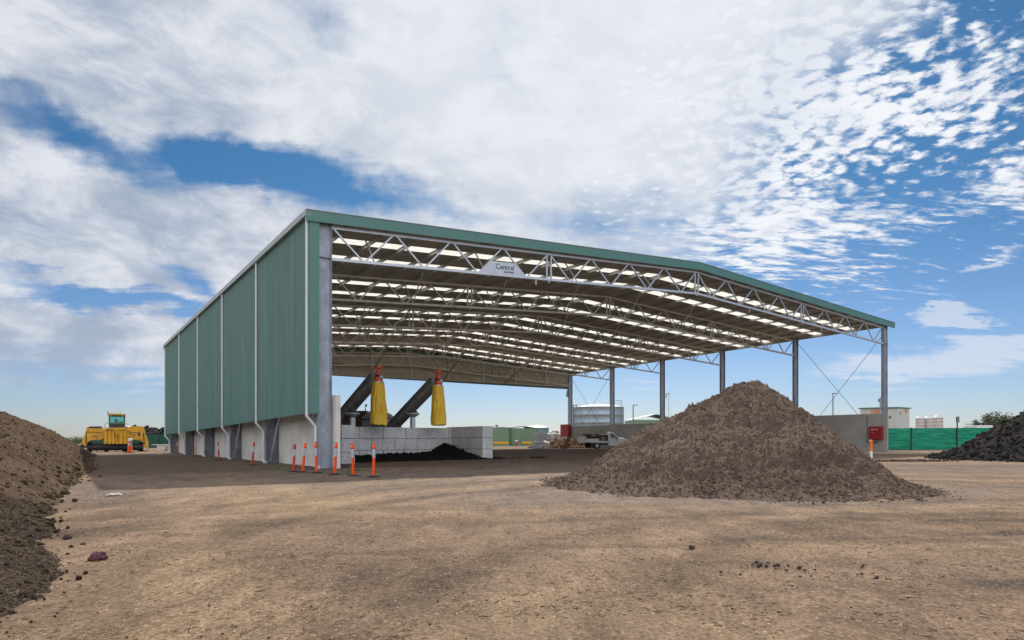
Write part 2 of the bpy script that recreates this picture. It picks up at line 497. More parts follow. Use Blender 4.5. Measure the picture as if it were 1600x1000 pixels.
M['conc_panel'] = concrete('precast_concrete', (.76, .74, .69), .3, damt=.08)
M['conc_wall'] = concrete('grey_concrete', (.38, .375, .35), .3, damt=.12)
M['conc_block'] = concrete('block_concrete', (.66, .665, .665), .4, damt=.8, sp0=.568)

def roof_mat():
    m, k, b = mat_new('roof_sheet')
    g = k.new('ShaderNodeNewGeometry').outputs['Position']
    n = k.noise(g, 1.3, 6, .65)
    c = k.ramp(n, [(.3, (.42, .425, .425)), (.7, (.57, .575, .575))])
    k.link(c, b.inputs['Base Color']); b.inputs['Roughness'].default_value = .6
    b.inputs['Metallic'].default_value = .1
    return m
M['roof'] = roof_mat()
def skylight():
    m, k, b = mat_new('translucent_skylight')
    t = k.new('ShaderNodeBsdfTranslucent'); d = k.new('ShaderNodeBsdfDiffuse')
    g = k.new('ShaderNodeNewGeometry').outputs['Position']
    c = k.ramp(k.noise(g, 2.5, 5, .6), [(.3, (.64, .62, .56)), (.7, (.80, .79, .74))])
    k.link(c, t.inputs[0]); d.inputs[0].default_value = (.7, .68, .6, 1)
    mx = k.new('ShaderNodeMixShader'); mx.inputs[0].default_value = .12
    k.link(t.outputs[0], mx.inputs[1]); k.link(d.outputs[0], mx.inputs[2])
    k.n.remove(b)
    k.link(mx.outputs[0], [n for n in k.n if n.type == 'OUTPUT_MATERIAL'][0].inputs[0])
    return m
M['sky_sheet'] = skylight()

def shade_cloth():
    m, k, b = mat_new('green_shade_cloth')
    g = k.new('ShaderNodeNewGeometry').outputs['Position']
    n = k.noise(k.mapping(g, sc=(.6, .6, 5)), 1.6, 6, .65)
    c = k.ramp(n, [(.3, (.006, .10, .065)), (.55, (.012, .21, .13)), (.75, (.05, .34, .22))])
    k.link(c, b.inputs['Base Color']); b.inputs['Roughness'].default_value = .75
    tr = k.new('ShaderNodeBsdfTranslucent'); k.link(c, tr.inputs[0])
    mx = k.new('ShaderNodeMixShader'); mx.inputs[0].default_value = .45
    o = [q for q in k.n if q.type == 'OUTPUT_MATERIAL'][0]
    k.link(b.outputs[0], mx.inputs[1]); k.link(tr.outputs[0], mx.inputs[2]); k.link(mx.outputs[0], o.inputs[0])
    return m
M['cloth'] = shade_cloth()

M['cloth2'] = simple('dark_green_shade_cloth', (.010, .075, .052), .8, 0, .35, 1.5, stretch=(.6, .6, 4))
def tank_mat():
    m, k, b = mat_new('tank_sheet')
    g = k.new('ShaderNodeNewGeometry').outputs['Position']
    c = k.ramp(k.noise(g, .6, 4, .6), [(.3, (.30, .38, .44)), (.7, (.42, .50, .56))])
    k.link(c, b.inputs['Base Color']); b.inputs['Metallic'].default_value = .45; b.inputs['Roughness'].default_value = .5
    return m
M['tank'] = tank_mat()

def soil(name, cols, fleck=(.35, .27, .16), fleck_amt=.5, dark=(.02, .017, .015), fscale=55, bscale=42, bstr=1.0):
    """heaps: crumbly, with pale bits of wood and straw in it"""
    m, k, b = mat_new(name)
    g = k.new('ShaderNodeNewGeometry').outputs['Position']
    n1 = k.noise(g, .9, 9, .72); n2 = k.noise(g, 14, 6, .7)
    c = k.ramp(k.math('ADD', k.math('MULTIPLY', n1, .6), k.math('MULTIPLY', n2, .4)), [(.36, cols[0]), (.5, cols[1]), (.64, cols[2])])
    vo = k.new('ShaderNodeTexVoronoi'); vo.inputs['Scale'].default_value = fscale; k.link(g, vo.inputs['Vector'])
    pick = k.sep(vo.outputs['Color'])[0]
    fl = k.math('MULTIPLY', k.smooth(pick, .88, .93), k.smooth(vo.outputs['Distance'], .32, .48, 1, 0))
    c = k.mix(k.math('MULTIPLY', fl, fleck_amt), c, fleck)
    dk = k.math('MULTIPLY', k.smooth(k.sep(vo.outputs['Color'])[1], .76, .92), .4)
    c = k.mix(dk, c, dark)
    k.link(c, b.inputs['Base Color']); b.inputs['Roughness'].default_value = .95
    b.inputs['Specular IOR Level'].default_value = .15
    h = k.math('ADD', k.noise(g, bscale, 7, .72), k.math('MULTIPLY', vo.outputs['Distance'], .5))
    bump(k, b, h, bstr, .034)
    return m
M['mound'] = soil('brown_crumbly_soil', [(.112, .077, .056), (.172, .124, .094), (.235, .176, .136)], (.45, .36, .25), .7)
M['mulch'] = soil('brown_mulch', [(.058, .037, .023), (.108, .072, .045), (.18, .125, .08)], (.46, .34, .20), .7, fscale=45)
M['mulch_dark'] = soil('dark_damp_mulch', [(.028, .019, .013), (.058, .040, .027), (.12, .085, .055)], (.42, .32, .2), .7, fscale=45)
M['compost'] = soil('black_compost', [(.012, .011, .011), (.027, .024, .024), (.055, .048, .047)], (.16, .14, .12), .3, (.006, .005, .005))
M['compost_blk'] = soil('wet_black_compost', [(.005, .005, .005), (.010, .009, .009), (.020, .018, .017)], (.05, .04, .035), .2, (.003, .003, .003))
M['bark_heap'] = soil('tan_bark', [(.09, .055, .03), (.22, .14, .08), (.38, .26, .16)], (.5, .38, .25), .6, fscale=12, bscale=8)
M['chip_light'] = simple('pale_straw', (.40, .30, .19), .9, 0, .45, 14)
M['straw_mix'] = simple('mixed_straw', (.17, .12, .07), .95, 0, .85, 7)
M['chip_brown'] = simple('brown_bark_bit', (.16, .105, .06), .95, 0, .5, 14)
M['clod'] = simple('dark_clod', (.06, .043, .032), .95, 0, .5, 30)
M['rag'] = simple('purple_crumpled_rag', (.10, .018, .03), .45, 0, .5, 9, dirt=(.30, .25, .27), dirt_amt=.7)


def ground_mat():
    m, k, b = mat_new('yard_dirt')
    g = k.new('ShaderNodeNewGeometry').outputs['Position']
    n1 = k.noise(g, .16, 6, .6, dist=.4); n2 = k.noise(g, 1.3, 7, .68); n3 = k.noise(g, 11, 7, .72)
    t = k.math('ADD', k.math('ADD', k.math('MULTIPLY', n1, .34), k.math('MULTIPLY', n2, .33)), k.math('MULTIPLY', n3, .33))
    c = k.ramp(t, [(.38, (.092, .057, .035)), (.46, (.180, .118, .078)), (.54, (.238, .160, .108)), (.64, (.315, .220, .150))])

    def patch(x, y, rx, ry, ang, amt, wob=.5, sc=.5):
        gw = k.vmath('ADD', g, k.vmath('SCALE', k.vmath('SUBTRACT', k.noise(g, sc, 6, .65, out=1), (.5, .5, .5)), scale=wob * min(rx, ry) * 2))
        mp = k.mapping(gw, loc=(x, y, 0), rot=(0, 0, R(ang)), sc=(rx, ry, 1000), typ='TEXTURE')
        gr = k.new('ShaderNodeTexGradient', gradient_type='SPHERICAL'); k.link(mp, gr.inputs[0])
        return k.math('MULTIPLY', k.smooth(gr.outputs['Fac'], .0, .6), amt)
    grey = (.195, .155, .128)
    # grey gravel apron in front of the shed and round the soil mound
    for a in ((-2, 19, 18, 7, 25, .55), (5, 14, 9, 4.2, 8, .7), (20, 24, 16, 6, 15, .55), (34, 48, 20, 8, 0, .6)):
        c = k.mix(patch(*a), c, grey)
    # darker earth inside the shed and along its wall
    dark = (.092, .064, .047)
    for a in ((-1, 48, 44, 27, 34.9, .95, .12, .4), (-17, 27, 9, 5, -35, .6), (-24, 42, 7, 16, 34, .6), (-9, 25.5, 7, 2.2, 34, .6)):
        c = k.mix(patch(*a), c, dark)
    # dark streaks of spilt compost, wheel marks
    drk = (.055, .043, .035)
    for a in ((7.1, 9.4, 1.9, .42, 3, 1.0), (6.4, 8.1, 1.7, .34, 4, 1.0), (4.4, 5.35, 1.3, .42, 5, .9), (4.4, 10.2, 1.9, .30, 3, .8), (3.7, 7.8, 1.9, .22, 3, .7),
              (5.2, 6.9, 1.7, .16, 2, .6), (3.0, 9.2, 1.6, .2, 0, .5), (1.7, 7.9, 2.6, .22, 2, .35),
              (-1.5, 6.0, .5, 1.6, 12, .4), (0.1, 4.4, .6, 1.4, 25, .5), (-3.6, 5.2, .9, 2.6, 20, .4), (-.9, 5.2, .8, 1.3, 30, .4),
              (-6.5, 11, 1.1, 6, 32, .4), (17, 26, 6, .8, 3, .7), (19, 24.5, 7, .4, 3, .6), (14, 18, 8, .4, 5, .4), (13, 15.4, 6, .5, 5, .35),
              (-3, 9.3, 5, .35, 8, .25), (2.2, 6.2, 2.0, .3, 3, .3)):
        tex = k.smooth(k.math('ADD', k.math('MULTIPLY', n2, .5), k.math('MULTIPLY', n3, .5)), .40, .56)
        c = k.mix(k.math('MULTIPLY', patch(*a, 1.1, 1.6), tex), c, drk)
    # long curved wheel lanes: compacted pale runs with rough dark shoulders
    gw = k.vmath('ADD', g, k.vmath('SCALE', k.vmath('SUBTRACT', k.noise(g, .35, 4, .6, out=1), (.5, .5, .5)), scale=1.1))
    gx, gy, _z = k.sep(gw)
    flat = k.xyz(gx, gy, 0.0)
    br = k.smooth(k.noise(g, 1.6, 7, .72), .36, .54)
    for (cx_, cy_, r_, w_, amt, col_) in ((7.0, 7.5, 10.4, .34, .55, 'd'), (7.0, 7.5, 12.6, .30, .45, 'd'), (7.0, 7.5, 11.5, .40, .45, 'l'), (7.0, 7.5, 14.4, .5, .40, 'l'),
                                          (9.0, 2.0, 10.2, .30, .45, 'd'), (9.0, 2.0, 8.6, .28, .45, 'd'), (9.0, 2.0, 9.4, .35, .40, 'l'),
                                          (3.0, -30, 39.6, .22, .45, 'd'), (3.0, -30, 41.1, .22, .40, 'd'), (5.0, -22, 29.6, .16, .4, 'd'), (4.0, -26, 37.0, .4, .4, 'l'),
                                          (-40, -10, 40.5, .35, .35, 'l'), (-40, -10, 42.3, .30, .35, 'd')):
        dd_ = k.math('ABSOLUTE', k.math('SUBTRACT', k.vmath('LENGTH', k.vmath('SUBTRACT', flat, (cx_, cy_, 0))), r_))
        m_ = k.math('MULTIPLY', k.math('MULTIPLY', k.smooth(dd_, w_ * .2, w_ * 1.5, 1, 0), br), min(1, amt * 1.3))
        c = k.mix(m_, c, (.085, .058, .038) if col_ == 'd' else (.33, .225, .145))
    # straw coloured bands
    for a in ((-2.6, 4.6, 1.6, 4.0, 25, .35), (.6, 3.9, 1.8, 2, 0, .3), (-5.8, 15, 2, 8, 33, .45), (3.4, 7.0, 2.6, .7, 0, .3), (28, 36, 14, 2.2, 0, .5)):
        c = k.mix(patch(*a), c, (.36, .25, .15))
    # bits: pale straw and dark crumbs
    for sc, seed, amt in ((70, 0, .75), (32, 3, .6)):
        gg = k.mapping(k.vmath('ADD', g, k.vmath('SCALE', k.noise(g, 9, 2, .5, out=1), scale=.12)), loc=(seed, seed, 0), rot=(0, 0, seed), sc=(1, 1.4, 1))
        vo = k.new('ShaderNodeTexVoronoi'); vo.inputs['Scale'].default_value = sc; k.link(gg, vo.inputs['Vector'])
        r, gr, bl = k.sep(vo.outputs['Color'])
        core = k.smooth(vo.outputs['Distance'], .25, .5, 1, 0)
        c = k.mix(k.math('MULTIPLY', k.math('MULTIPLY', k.smooth(r, .84, .9), core), amt), c, (.50, .37, .22))
        c = k.mix(k.math('MULTIPLY', k.math('MULTIPLY', k.smooth(gr, .80, .9), core), amt), c, (.055, .04, .03))
    # paddocks of dry grass beyond the yard
    far_ = k.smooth(k.math('ADD', k.vmath('LENGTH', g), k.math('MULTIPLY', k.noise(g, .03, 4, .6), 60)), 150, 175)
    c = k.mix(far_, c, k.ramp(k.noise(g, .02, 5, .6), [(.35, (.10, .11, .045)), (.6, (.19, .17, .085))]))
    c = k.mix(.55, c, k.ramp(k.noise(k.mapping(g, rot=(0, 0, R(30)), sc=(1.2, .85, 1)), 22, 6, .78), [(.36, .08), (.64, .88)]), 'OVERLAY')
    c = k.mix(.38, c, k.ramp(k.noise(k.mapping(g, rot=(0, 0, R(25)), sc=(1.5, .6, 1)), 1.2, 8, .7, dist=.8), [(.38, .22), (.62, .75)]), 'OVERLAY')
    k.link(c, b.inputs['Base Color'])
    b.inputs['Roughness'].default_value = .95; b.inputs['Specular IOR Level'].default_value = .2
    h = k.math('ADD', k.math('MULTIPLY', k.noise(g, 45, 7, .75), .6), k.math('MULTIPLY', n3, .9))
    bump(k, b, h, .75, .03)
    return m
M['ground'] = ground_mat()

# ------------------------------------------------------------------ ground: one sheet to the horizon
def build_ground():
    na = 900
    rad = np.concatenate([[.5], np.geomspace(.9, 60, 420), np.geomspace(62, 9000, 60)])
    # finer angles inside the view, coarse behind
    fr = np.linspace(-44, 44, 660); bk = np.linspace(44, 316, 140)[1:-1]
    ang = np.radians(np.concatenate([fr, bk])); na = len(ang)
    A_, R_ = np.meshgrid(ang, rad)
    X, Y = R_ * np.sin(A_), R_ * np.cos(A_)
    Z = gz_np(X, Y)
    fade = np.clip(1.3 - R_ / 45, 0, 1)
    Z = Z + fade * (.020 * fbm(X, Y, .45, 3, .5, 5) + .008 * fbm(X, Y, 2.6, 4, .6, 9) + .006 * np.clip(fbm(X, Y, 9, 3, .6, 2), 0, 2))
    # shallow ruts
    for (x0, y0, dx, dy, w, dep) in ((-2.2, 3, -.56, .83, .22, .014), (-3.9, 4, -.56, .83, .22, .012), (0, 9.5, 1, .05, .25, .012), (0, 8.1, 1, .04, .2, .012), (2, 5.7, 1, .08, .25, .014)):
        n = math.hypot(dx, dy); q = ((X - x0) * dy - (Y - y0) * dx) / n + .25 * fbm(X, Y, .3, 2, .5, 3)
        Z -= fade * dep * np.exp(-(q / w) ** 2) * (1 + .5 * fbm(X, Y, 5, 2, .5, 4))
    nr = len(rad)
    V = np.stack([X, Y, Z], -1).reshape(-1, 3)
    i, j = np.meshgrid(np.arange(nr - 1), np.arange(na), indexing='ij'); j2 = (j + 1) % na
    Fq = np.stack([i * na + j, i * na + j2, (i + 1) * na + j2, (i + 1) * na + j], -1).reshape(-1, 4)[:, ::-1]
    o = np_mesh('ground', V, Fq, M['ground'])
    # close the middle
    import bmesh
    b = bmesh.new(); b.from_mesh(o.data); b.verts.ensure_lookup_table()
    f = b.faces.new([b.verts[q] for q in range(na)])
    bmesh.ops.recalc_face_normals(b, faces=[f]); b.normal_update()
    if f.normal.z < 0: f.normal_flip()
    b.to_mesh(o.data); b.free()
    tag(o, kind='structure')
build_ground()

def build_hills():
    xs = np.linspace(-400, 5200, 240); Y0 = 4200
    prof = lambda x: 34 + 26 * np.exp(-((x - 2780) / 190) ** 2) + 90 * np.exp(-((x - 3700) / 420) ** 2) + 40 * np.exp(-((x - 3150) / 160) ** 2) * .4 + 10 * vn(x, x * 0, .004, 2) + 4 * vn(x, x * 0, .02, 4)
    rows = []
    for yy, f in ((Y0 - 600, 0), (Y0 - 300, .55), (Y0, 1.0), (Y0 + 500, .6), (Y0 + 900, 0)):
        rows.append(np.stack([xs, np.full_like(xs, yy), prof(xs) * f * np.clip((xs + 400) / 900, 0, 1) + (.5 if f else -6)], -1))
    V = np.concatenate(rows); n = len(xs)
    i, j = np.meshgrid(np.arange(4), np.arange(n - 1), indexing='ij')
    Fq = np.stack([i * n + j, i * n + j + 1, (i + 1) * n + j + 1, (i + 1) * n + j], -1).reshape(-1, 4)
    tag(np_mesh('hills', V, Fq, M['hill']), kind='structure')
build_hills()

# ------------------------------------------------------------------ the shed
YAW = .609
PX0, PY0 = -7.776, 25.256
KS, KT = -.017, .007              # the whole roof falls gently with the yard
W, BAY, NB = 45.1, 7.472, 5
TR = W / 2
S0 = .08
SEND = S0 + BAY * NB
RISE = 1.30
def eave(t, s): return 9.90 + KS * s + KT * t
def roofz(t, s): return eave(t, s) + RISE * (1 - abs(t - TR) / TR)
def P(t, s, z): return Vector((t, s, z))
def shed_world(t, s):
    c, n = math.cos(YAW), math.sin(YAW)
    return PX0 + c * t - n * s, PY0 + n * t + c * s
def sgz(t, s): return gz(*shed_world(t, s))

shed = thing('open_sided_shed', 'large open sided steel shed with green corrugated side wall and trussed roof', 'shed', (PX0, PY0, 0), YAW)

def ribbed(a, b, n_ribs, zlo, zhi, normal, depth=.03, fn=None):
    """trapezoid ribbed sheet from a to b (2d points in shed space); zlo/zhi functions"""
    mb = MB(); L = (Vector(b) - Vector(a)).length; d = (Vector(b) - Vector(a)) / L; nn = Vector(normal)
    pts = []
    pitch = L / n_ribs
    for i in range(n_ribs):
        o = i * pitch
        pts += [(o, 0), (o + pitch * .55, 0), (o + pitch * .66, depth), (o + pitch * .86, depth), (o + pitch * .97, 0)]
    pts.append((L, 0))
    v = []
    for u, h in pts:
        q = Vector(a) + d * u + nn * h
        v.append((q.x, q.y, zlo(q))); v.append((q.x, q.y, zhi(q)))
    mb.add(v, [(2 * i, 2 * i + 2, 2 * i + 3, 2 * i + 1) for i in range(len(pts) - 1)])
    return mb

# side wall cladding (left), one sheet run per bay
clad_bot = lambda q: 2.28 - .0142 * q.y
for i in range(NB):
    s0 = S0 + i * BAY - (.05 if i == 0 else 0); s1 = S0 + (i + 1) * BAY + (.05 if i == NB - 1 else 0)
    mb = ribbed((.12, s1), (.12, s0 + .012), 27, clad_bot, lambda q: eave(0, q.y) - .05, (-1, 0), .065)
    mb.build('wall_cladding', M['green_clad'], shed, fix=False)
    # inside face lining so that the sheet has two sides and a thickness
MB().prism([(.16, S0), (.165, S0), (.165, SEND), (.16, SEND)], 2.34, 9.2, 'z').build('wall_lining', M['inner_clad'], shed)

# corner trim, gable fascia, eave gutter
MB().prism([(.10, -.03), (.47, -.03), (.47, .02), (.10, .02)], 2.26, 9.80, 'z').build('corner_trim', M['green_trim'], shed)
MB().prism([(.095, -.032), (.12, -.032), (.12, .22), (.095, .22)], 2.25, 9.80, 'z').build('corner_trim', M['green_trim'], shed)
def fascia(s, name='gable_fascia', m='green_trim'):
    for ta, tb in ((-.06, TR), (TR, W + .06)):
        mb = MB(); v = []
        for t in (ta, tb):
            z = roofz(min(max(t, 0), W), s)
            for ds, dz in ((-.035, -.36), (.0, -.36), (.0, .06), (-.035, .06)): v.append((t, s + ds, z + dz))
        mb.add(v, [(0, 1, 2, 3), (7, 6, 5, 4), (0, 4, 5, 1), (1, 5, 6, 2), (2, 6, 7, 3), (3, 7, 4, 0)])
        mb.build(name, M[m], shed)
        mb = MB(); v = []   # barge capping lip
        for t in (ta, tb):
            z = roofz(min(max(t, 0), W), s)
            for ds, dz in ((-.06, .062), (.2, .062), (.2, .085), (-.06, .085)): v.append((t, s + ds, z + dz))
        mb.add(v, [(0, 1, 2, 3), (7, 6, 5, 4), (0, 4, 5, 1), (1, 5, 6, 2), (2, 6, 7, 3), (3, 7, 4, 0)])
        mb.build('barge_cap', M['gutter'], shed)
fascia(-.06)
fascia(SEND + .12)
for tt, sg in ((0.0, -1), (W, 1)):
    mb = MB(); prof = [(0, 0), (0, -.17), (sg * .17, -.17), (sg * .19, .03), (sg * .165, .03), (sg * .15, -.15), (sg * .02, -.15), (sg * .02, 0)]
    v = []
    for s in (-.10, SEND + .15):
        for a, dz in prof: v.append((tt + .10 * (1 if sg < 0 else -1) + a, s, eave(tt, s) + dz + .02))
    n = len(prof)
    mb.add(v, [tuple(range(n)), tuple(range(n, 2 * n))[::-1]] + [(i, n + i, n + (i + 1) % n, (i + 1) % n) for i in range(n)])
    mb.build('gutter', M['gutter'], shed)

# roof sheeting with ribs running down the slope, translucent strips
def roof_piece(sa, sb, side, name, m, ribs):
    mb = MB(); pts = []
    p = (sb - sa) / ribs
    for i in range(ribs):
        o = sa + i * p
        pts += [(o, 0), (o + p * .5, 0), (o + p * .62, .035), (o + p * .86, .035), (o + p * .97, 0)]
    pts.append((sb, 0))
    ts = (.0, TR) if side == 0 else (TR, W)
    v = []
    for s, h in pts:
        for t in ts: v.append((t, s, roofz(t, s) + h + .02))
    mb.add(v, [(2 * i, 2 * i + 2, 2 * i + 3, 2 * i + 1) for i in range(len(pts) - 1)])
    return mb.build(name, m, shed, fix=False)
strips = []
for i in range(NB):
    for off in (2.75, 5.45): strips.append((S0 + i * BAY + off, S0 + i * BAY + off + .76))
for side in (0, 1):
    s = -.06
    for a, b in strips + [(SEND + .12, None)]:
        roof_piece(s, a - .004, side, 'roof_sheet', M['roof'], max(2, round((a - s) / .25)))
        if b: roof_piece(a, b, side, 'skylight', M['sky_sheet'], 4)
        s = (b or 0) + .004

# purlins: running the length of the shed under the sheets
NP = 14
for side in (0, 1):
    for i in range(NP):
        t = .35 + i * (TR - .5) / (NP - 1)
        t = t if side == 0 else W - t
        mb = MB(); g = 1 if side == 0 else -1
        for k_ in range(1):
            v = []
            for s in (-.02, SEND + .08):
                z = roofz(t, s) + .01
                for a, dz in ((-.055 * g, 0), (0, 0), (.004 * g, -.138), (.05 * g, -.138), (.05 * g, -.150), (-.004 * g, -.150), (-.006 * g, -.010), (-.055 * g, -.010)):
                    v.append((t + a, s, z + dz))
            n = 8
            mb.add(v, [tuple(range(n)), tuple(range(n, 2 * n))[::-1]] + [(q, n + q, n + (q + 1) % n, (q + 1) % n) for q in range(n)])
        mb.build('purlin', M['purlin'], shed)

# columns
def isec(cx, cy, d, w, tf=.018, tw=.012, along='x'):
    p = [(-d / 2, -w / 2), (-d / 2 + tf, -w / 2), (-d / 2 + tf, -tw / 2), (d / 2 - tf, -tw / 2), (d / 2 - tf, -w / 2), (d / 2, -w / 2),
         (d / 2, w / 2), (d / 2 - tf, w / 2), (d / 2 - tf, tw / 2), (-d / 2 + tf, tw / 2), (-d / 2 + tf, w / 2), (-d / 2, w / 2)]
    return [(cx + a, cy + b) for a, b in p]
for i in range(NB + 1):
    s = S0 + i * BAY + (.12 if i == 0 else (-.12 if i == NB else 0))
    for t, mname in ((.735, 'galv' if i == 0 else 'galv_dark'), (W - .95, 'galv')):  # left columns past the first: recess shade put into a darker steel
        c = MB().prism(isec(t, s, .55, .22), sgz(t, s) - .4, roofz(t, s) - .17, 'z').build('column', M[mname], shed)
        # stiffeners where the bottom chord meets the column, base plate, cleat bolts
        st = MB()
        zb = roofz(t, s) - 1.62
        for z_ in (zb, zb + 1.25): MB().box((t, s, z_), (.5, .21, .02)).build('stiffener_plate', M['galv'], c)
        bm_ = MB(); side_ = 1 if t < TR else -1
        for q in range(12):
            z = 3.0 + q * .52
            if z < zb and i == 0 and t < TR: MB().tube((t + side_ * .276, s - .07, z), (t + side_ * .30, s - .07, z), .016, n=6).build('bolt', M['dark'], c)

# trusses
def truss(i):
    s = S0 + i * BAY + (.12 if i == 0 else (-.12 if i == NB else 0))
    ta, tb = 1.02, W - 1.24
    chord = M['galv_bright'] if i == 0 else M['galv_in']
    web = M['galv_bright'] if i == 0 else M['galv_in']
    ct = lambda t: roofz(t, s) - .43
    cb = lambda t: roofz(t, s) - 1.66
    root = MB()
    for a, b in ((ta, TR), (TR, tb)): root.bar(P(a, s, ct(a)), P(b, s, ct(b)), .10, .10)
    top = root.build('truss_top_chord', chord, shed)
    lo = MB()
    for a, b in ((ta, TR), (TR, tb)): lo.bar(P(a, s, cb(a)), P(b, s, cb(b)), .13, .11)
    lo.build('bottom_chord', chord, top)
    mb = MB(); nodes = [ta + (TR - ta) * q / 8 for q in range(9)] + [TR + (tb - TR) * q / 8 for q in range(1, 9)]
    r = .032
    for q in range(16):
        a, b = nodes[q], nodes[q + 1]; m_ = (a + b) / 2
        mb.bar(P(a + .10, s, ct(a) - .04), P(m_ - .07, s, cb(m_) + .05), .06, .06, up=Vector((0, 1, 0)))
        mb.bar(P(m_ + .07, s, cb(m_) + .05), P(b - .10, s, ct(b) - .04), .06, .06, up=Vector((0, 1, 0)))
    for q in (4, 8, 12):
        a = nodes[q]
        for d_ in (-.13, .13): mb.bar(P(a + d_, s, ct(a + d_)), P(a + d_, s, cb(a + d_)), .07, .07, up=Vector((0, 1, 0)))
        mb.box((nodes[q], s, cb(nodes[q]) - .07), (.06, .12, .14))
    mb.build('web_bracing', web, top)
    # fly braces from the bottom chord up to the purlins
    fb = MB()
    for q in (1, 3, 5, 7, 9, 11, 13, 15):
        m_ = (nodes[q - 1] + nodes[q]) / 2 + .45
        for ds in ((1.15,) if i < NB else ()) + ((-1.15,) if i > 0 else ()):
            MB().bar(P(m_, s, cb(m_) + .04), P(m_, s + ds, roofz(m_, s + ds) - .22), .045, .045).build('fly_brace', M['galv_in'], top)
    return top, s, nodes, cb
tr0, s_fr, nodes, cbf = truss(0)
for i in range(1, NB + 1): truss(i)

# name plate in the front truss, with its lettering, and small lugs below the chord
ta_, tb_ = (nodes[2] + nodes[3]) / 2 + .12, (nodes[3] + nodes[4]) / 2 - .10
v = []
for dy in (-.03, -.01):
    v += [(ta_, s_fr + dy - .03, cbf(ta_) + .05), (tb_, s_fr + dy - .03, cbf(tb_) + .05), (tb_ - .62, s_fr + dy - .03, cbf(tb_ - .62) + .60), (ta_ + .50, s_fr + dy - .03, cbf(ta_ + .50) + .60)]
MB().add(v, [(0, 1, 2, 3), (7, 6, 5, 4), (0, 4, 5, 1), (1, 5, 6, 2), (2, 6, 7, 3), (3, 7, 4, 0)]).build('name_plate', M['galv_bright'], tr0)
for o_t in (11.0, 19.9, 27.5, 35.5):
    MB().box((o_t, s_fr, cbf(o_t) - .16), (.05, .05, .26)).build('hanging_lug', M['galv_bright'], tr0)

def text_mesh(body, size, name, mat, parent, M4, ext=.004):
    c = bpy.data.curves.new(name, 'FONT'); c.body = body; c.size = size; c.extrude = ext; c.align_x = 'LEFT'
    tmp = bpy.data.objects.new(name, c); scene.collection.objects.link(tmp)
    dg = bpy.context.evaluated_depsgraph_get()
    me = bpy.data.meshes.new_from_object(tmp.evaluated_get(dg))
    bpy.data.objects.remove(tmp)
    me.transform(M4); me.materials.clear(); me.materials.append(mat)
    o = bpy.data.objects.new(name, me); scene.collection.objects.link(o); o.parent = parent
    return o
slope_ang = math.atan(RISE / TR)
def tm(t, s, z, ang=0): return Matrix.Translation((t, s, z)) @ Matrix.Rotation(-ang, 4, 'Y') @ Matrix.Rotation(R(90), 4, 'X')
text_mesh('Central', .34, 'lettering', M['text'], tr0, tm(ta_ + .80, s_fr - .066, cbf(ta_ + .8) + .27, slope_ang))
text_mesh('Steel Build', .13, 'lettering', M['text'], tr0, tm(ta_ + 1.25, s_fr - .066, cbf(ta_ + 1.25) + .12, slope_ang))

# far gable: lining sheets hanging from the rafter line, girts, mullions and struts
gb = lambda t: 7.50 + KT * t
s = SEND + .10
for (a, b, nr) in ((.5, TR, 110), (TR, W - .9, 108)):
    ribbed((b, s), (a, s), nr, lambda q: gb(q.x), lambda q: roofz(q.x, q.y) - .03, (0, -1), .035).build('end_wall_sheet', M['inner_clad'], shed, fix=False)
MB().prism([(.5, s + .045), (W - .9, s + .045), (W - .9, s + .05), (.5, s + .05)], 7.55, 9.0, 'z').build('end_wall_outer_skin', M['green_clad'], shed)
for dz in (.06, 1.25):
    MB().bar(P(.5, s - .10, gb(.5) + dz), P(W - .9, s - .10, gb(W - .9) + dz), .10, .13).build('end_wall_girt', M['inner_clad'], shed)
for t in np.arange(5.3, W - 3, 4.4):
    MB().bar(P(t, s - .14, gb(t)), P(t, s - .14, roofz(t, s) - .2), .12, .10).build('end_wall_mullion', M['galv_in'], shed)
for t in (7.8, 18.2, 26.6, 34.6):
    MB().bar(P(t, s - .2, gb(t) + .05), P(t, s - 4.6, roofz(t, s - 4.6) - .3), .14, .14).build('raking_strut', M['tan_frame'], shed)

# cross bracing rods
def rod(t, sa, za, sb, zb, r=.018):
    MB().tube(P(t, sa, za), P(t, sb, zb), r, n=6).build('bracing_rod', M['galv_dark'], shed)
for i in (0, 4):
    sa, sb = S0 + i * BAY, S0 + (i + 1) * BAY
    tt = W - .95
    rod(tt, sa + .1, eave(W, sa) - .75, sb - .1, sgz(tt, sb) + .4); rod(tt + .03, sa + .1, sgz(tt, sa) + .4, sb - .1, eave(W, sb) - .45)
for i in (0, 1):
    sa, sb = S0 + i * BAY, S0 + (i + 1) * BAY
    for d_ in (.07,):
        MB().bar(P(.60, sa + 1.3, 2.6), P(.60, sa + .25, sgz(.6, sa) + .5), .05, .05).build('bracing_rod', M['galv_bright'], shed)
        MB().bar(P(.60, sb - 1.9, 2.6), P(.60, sb - .3, sgz(.6, sb) + .1), .06, .06).build('bracing_rod', M['galv_bright'], shed)

# down pipes on the left wall: straight run, offset inwards under the cladding, shoe at the foot
for i in range(NB + 1):
    s = S0 + i * BAY + (.02 if i < NB else -.15)
    g = sgz(.3, s); zb = clad_bot(Vector((0, s)))
    pts = [P(.03, s, eave(0, s) - .14), P(.03, s, zb - .12), P(.36, s, zb - .52), P(.36, s, g + .10), P(.36, s - .22, g + .06)]
    mb = MB(); mb.pipe(pts, .058, 12)
    for z in (zb + 2.4, zb - .05): mb.tube(P(.03, s, z - .05), P(.03, s, z + .05), .066, n=12)
    mb.tube(P(.36, s - .20, g + .06), P(.36, s - .34, g + .05), .085, n=12)
    mb.build('downpipe', M['white_pvc'], shed)

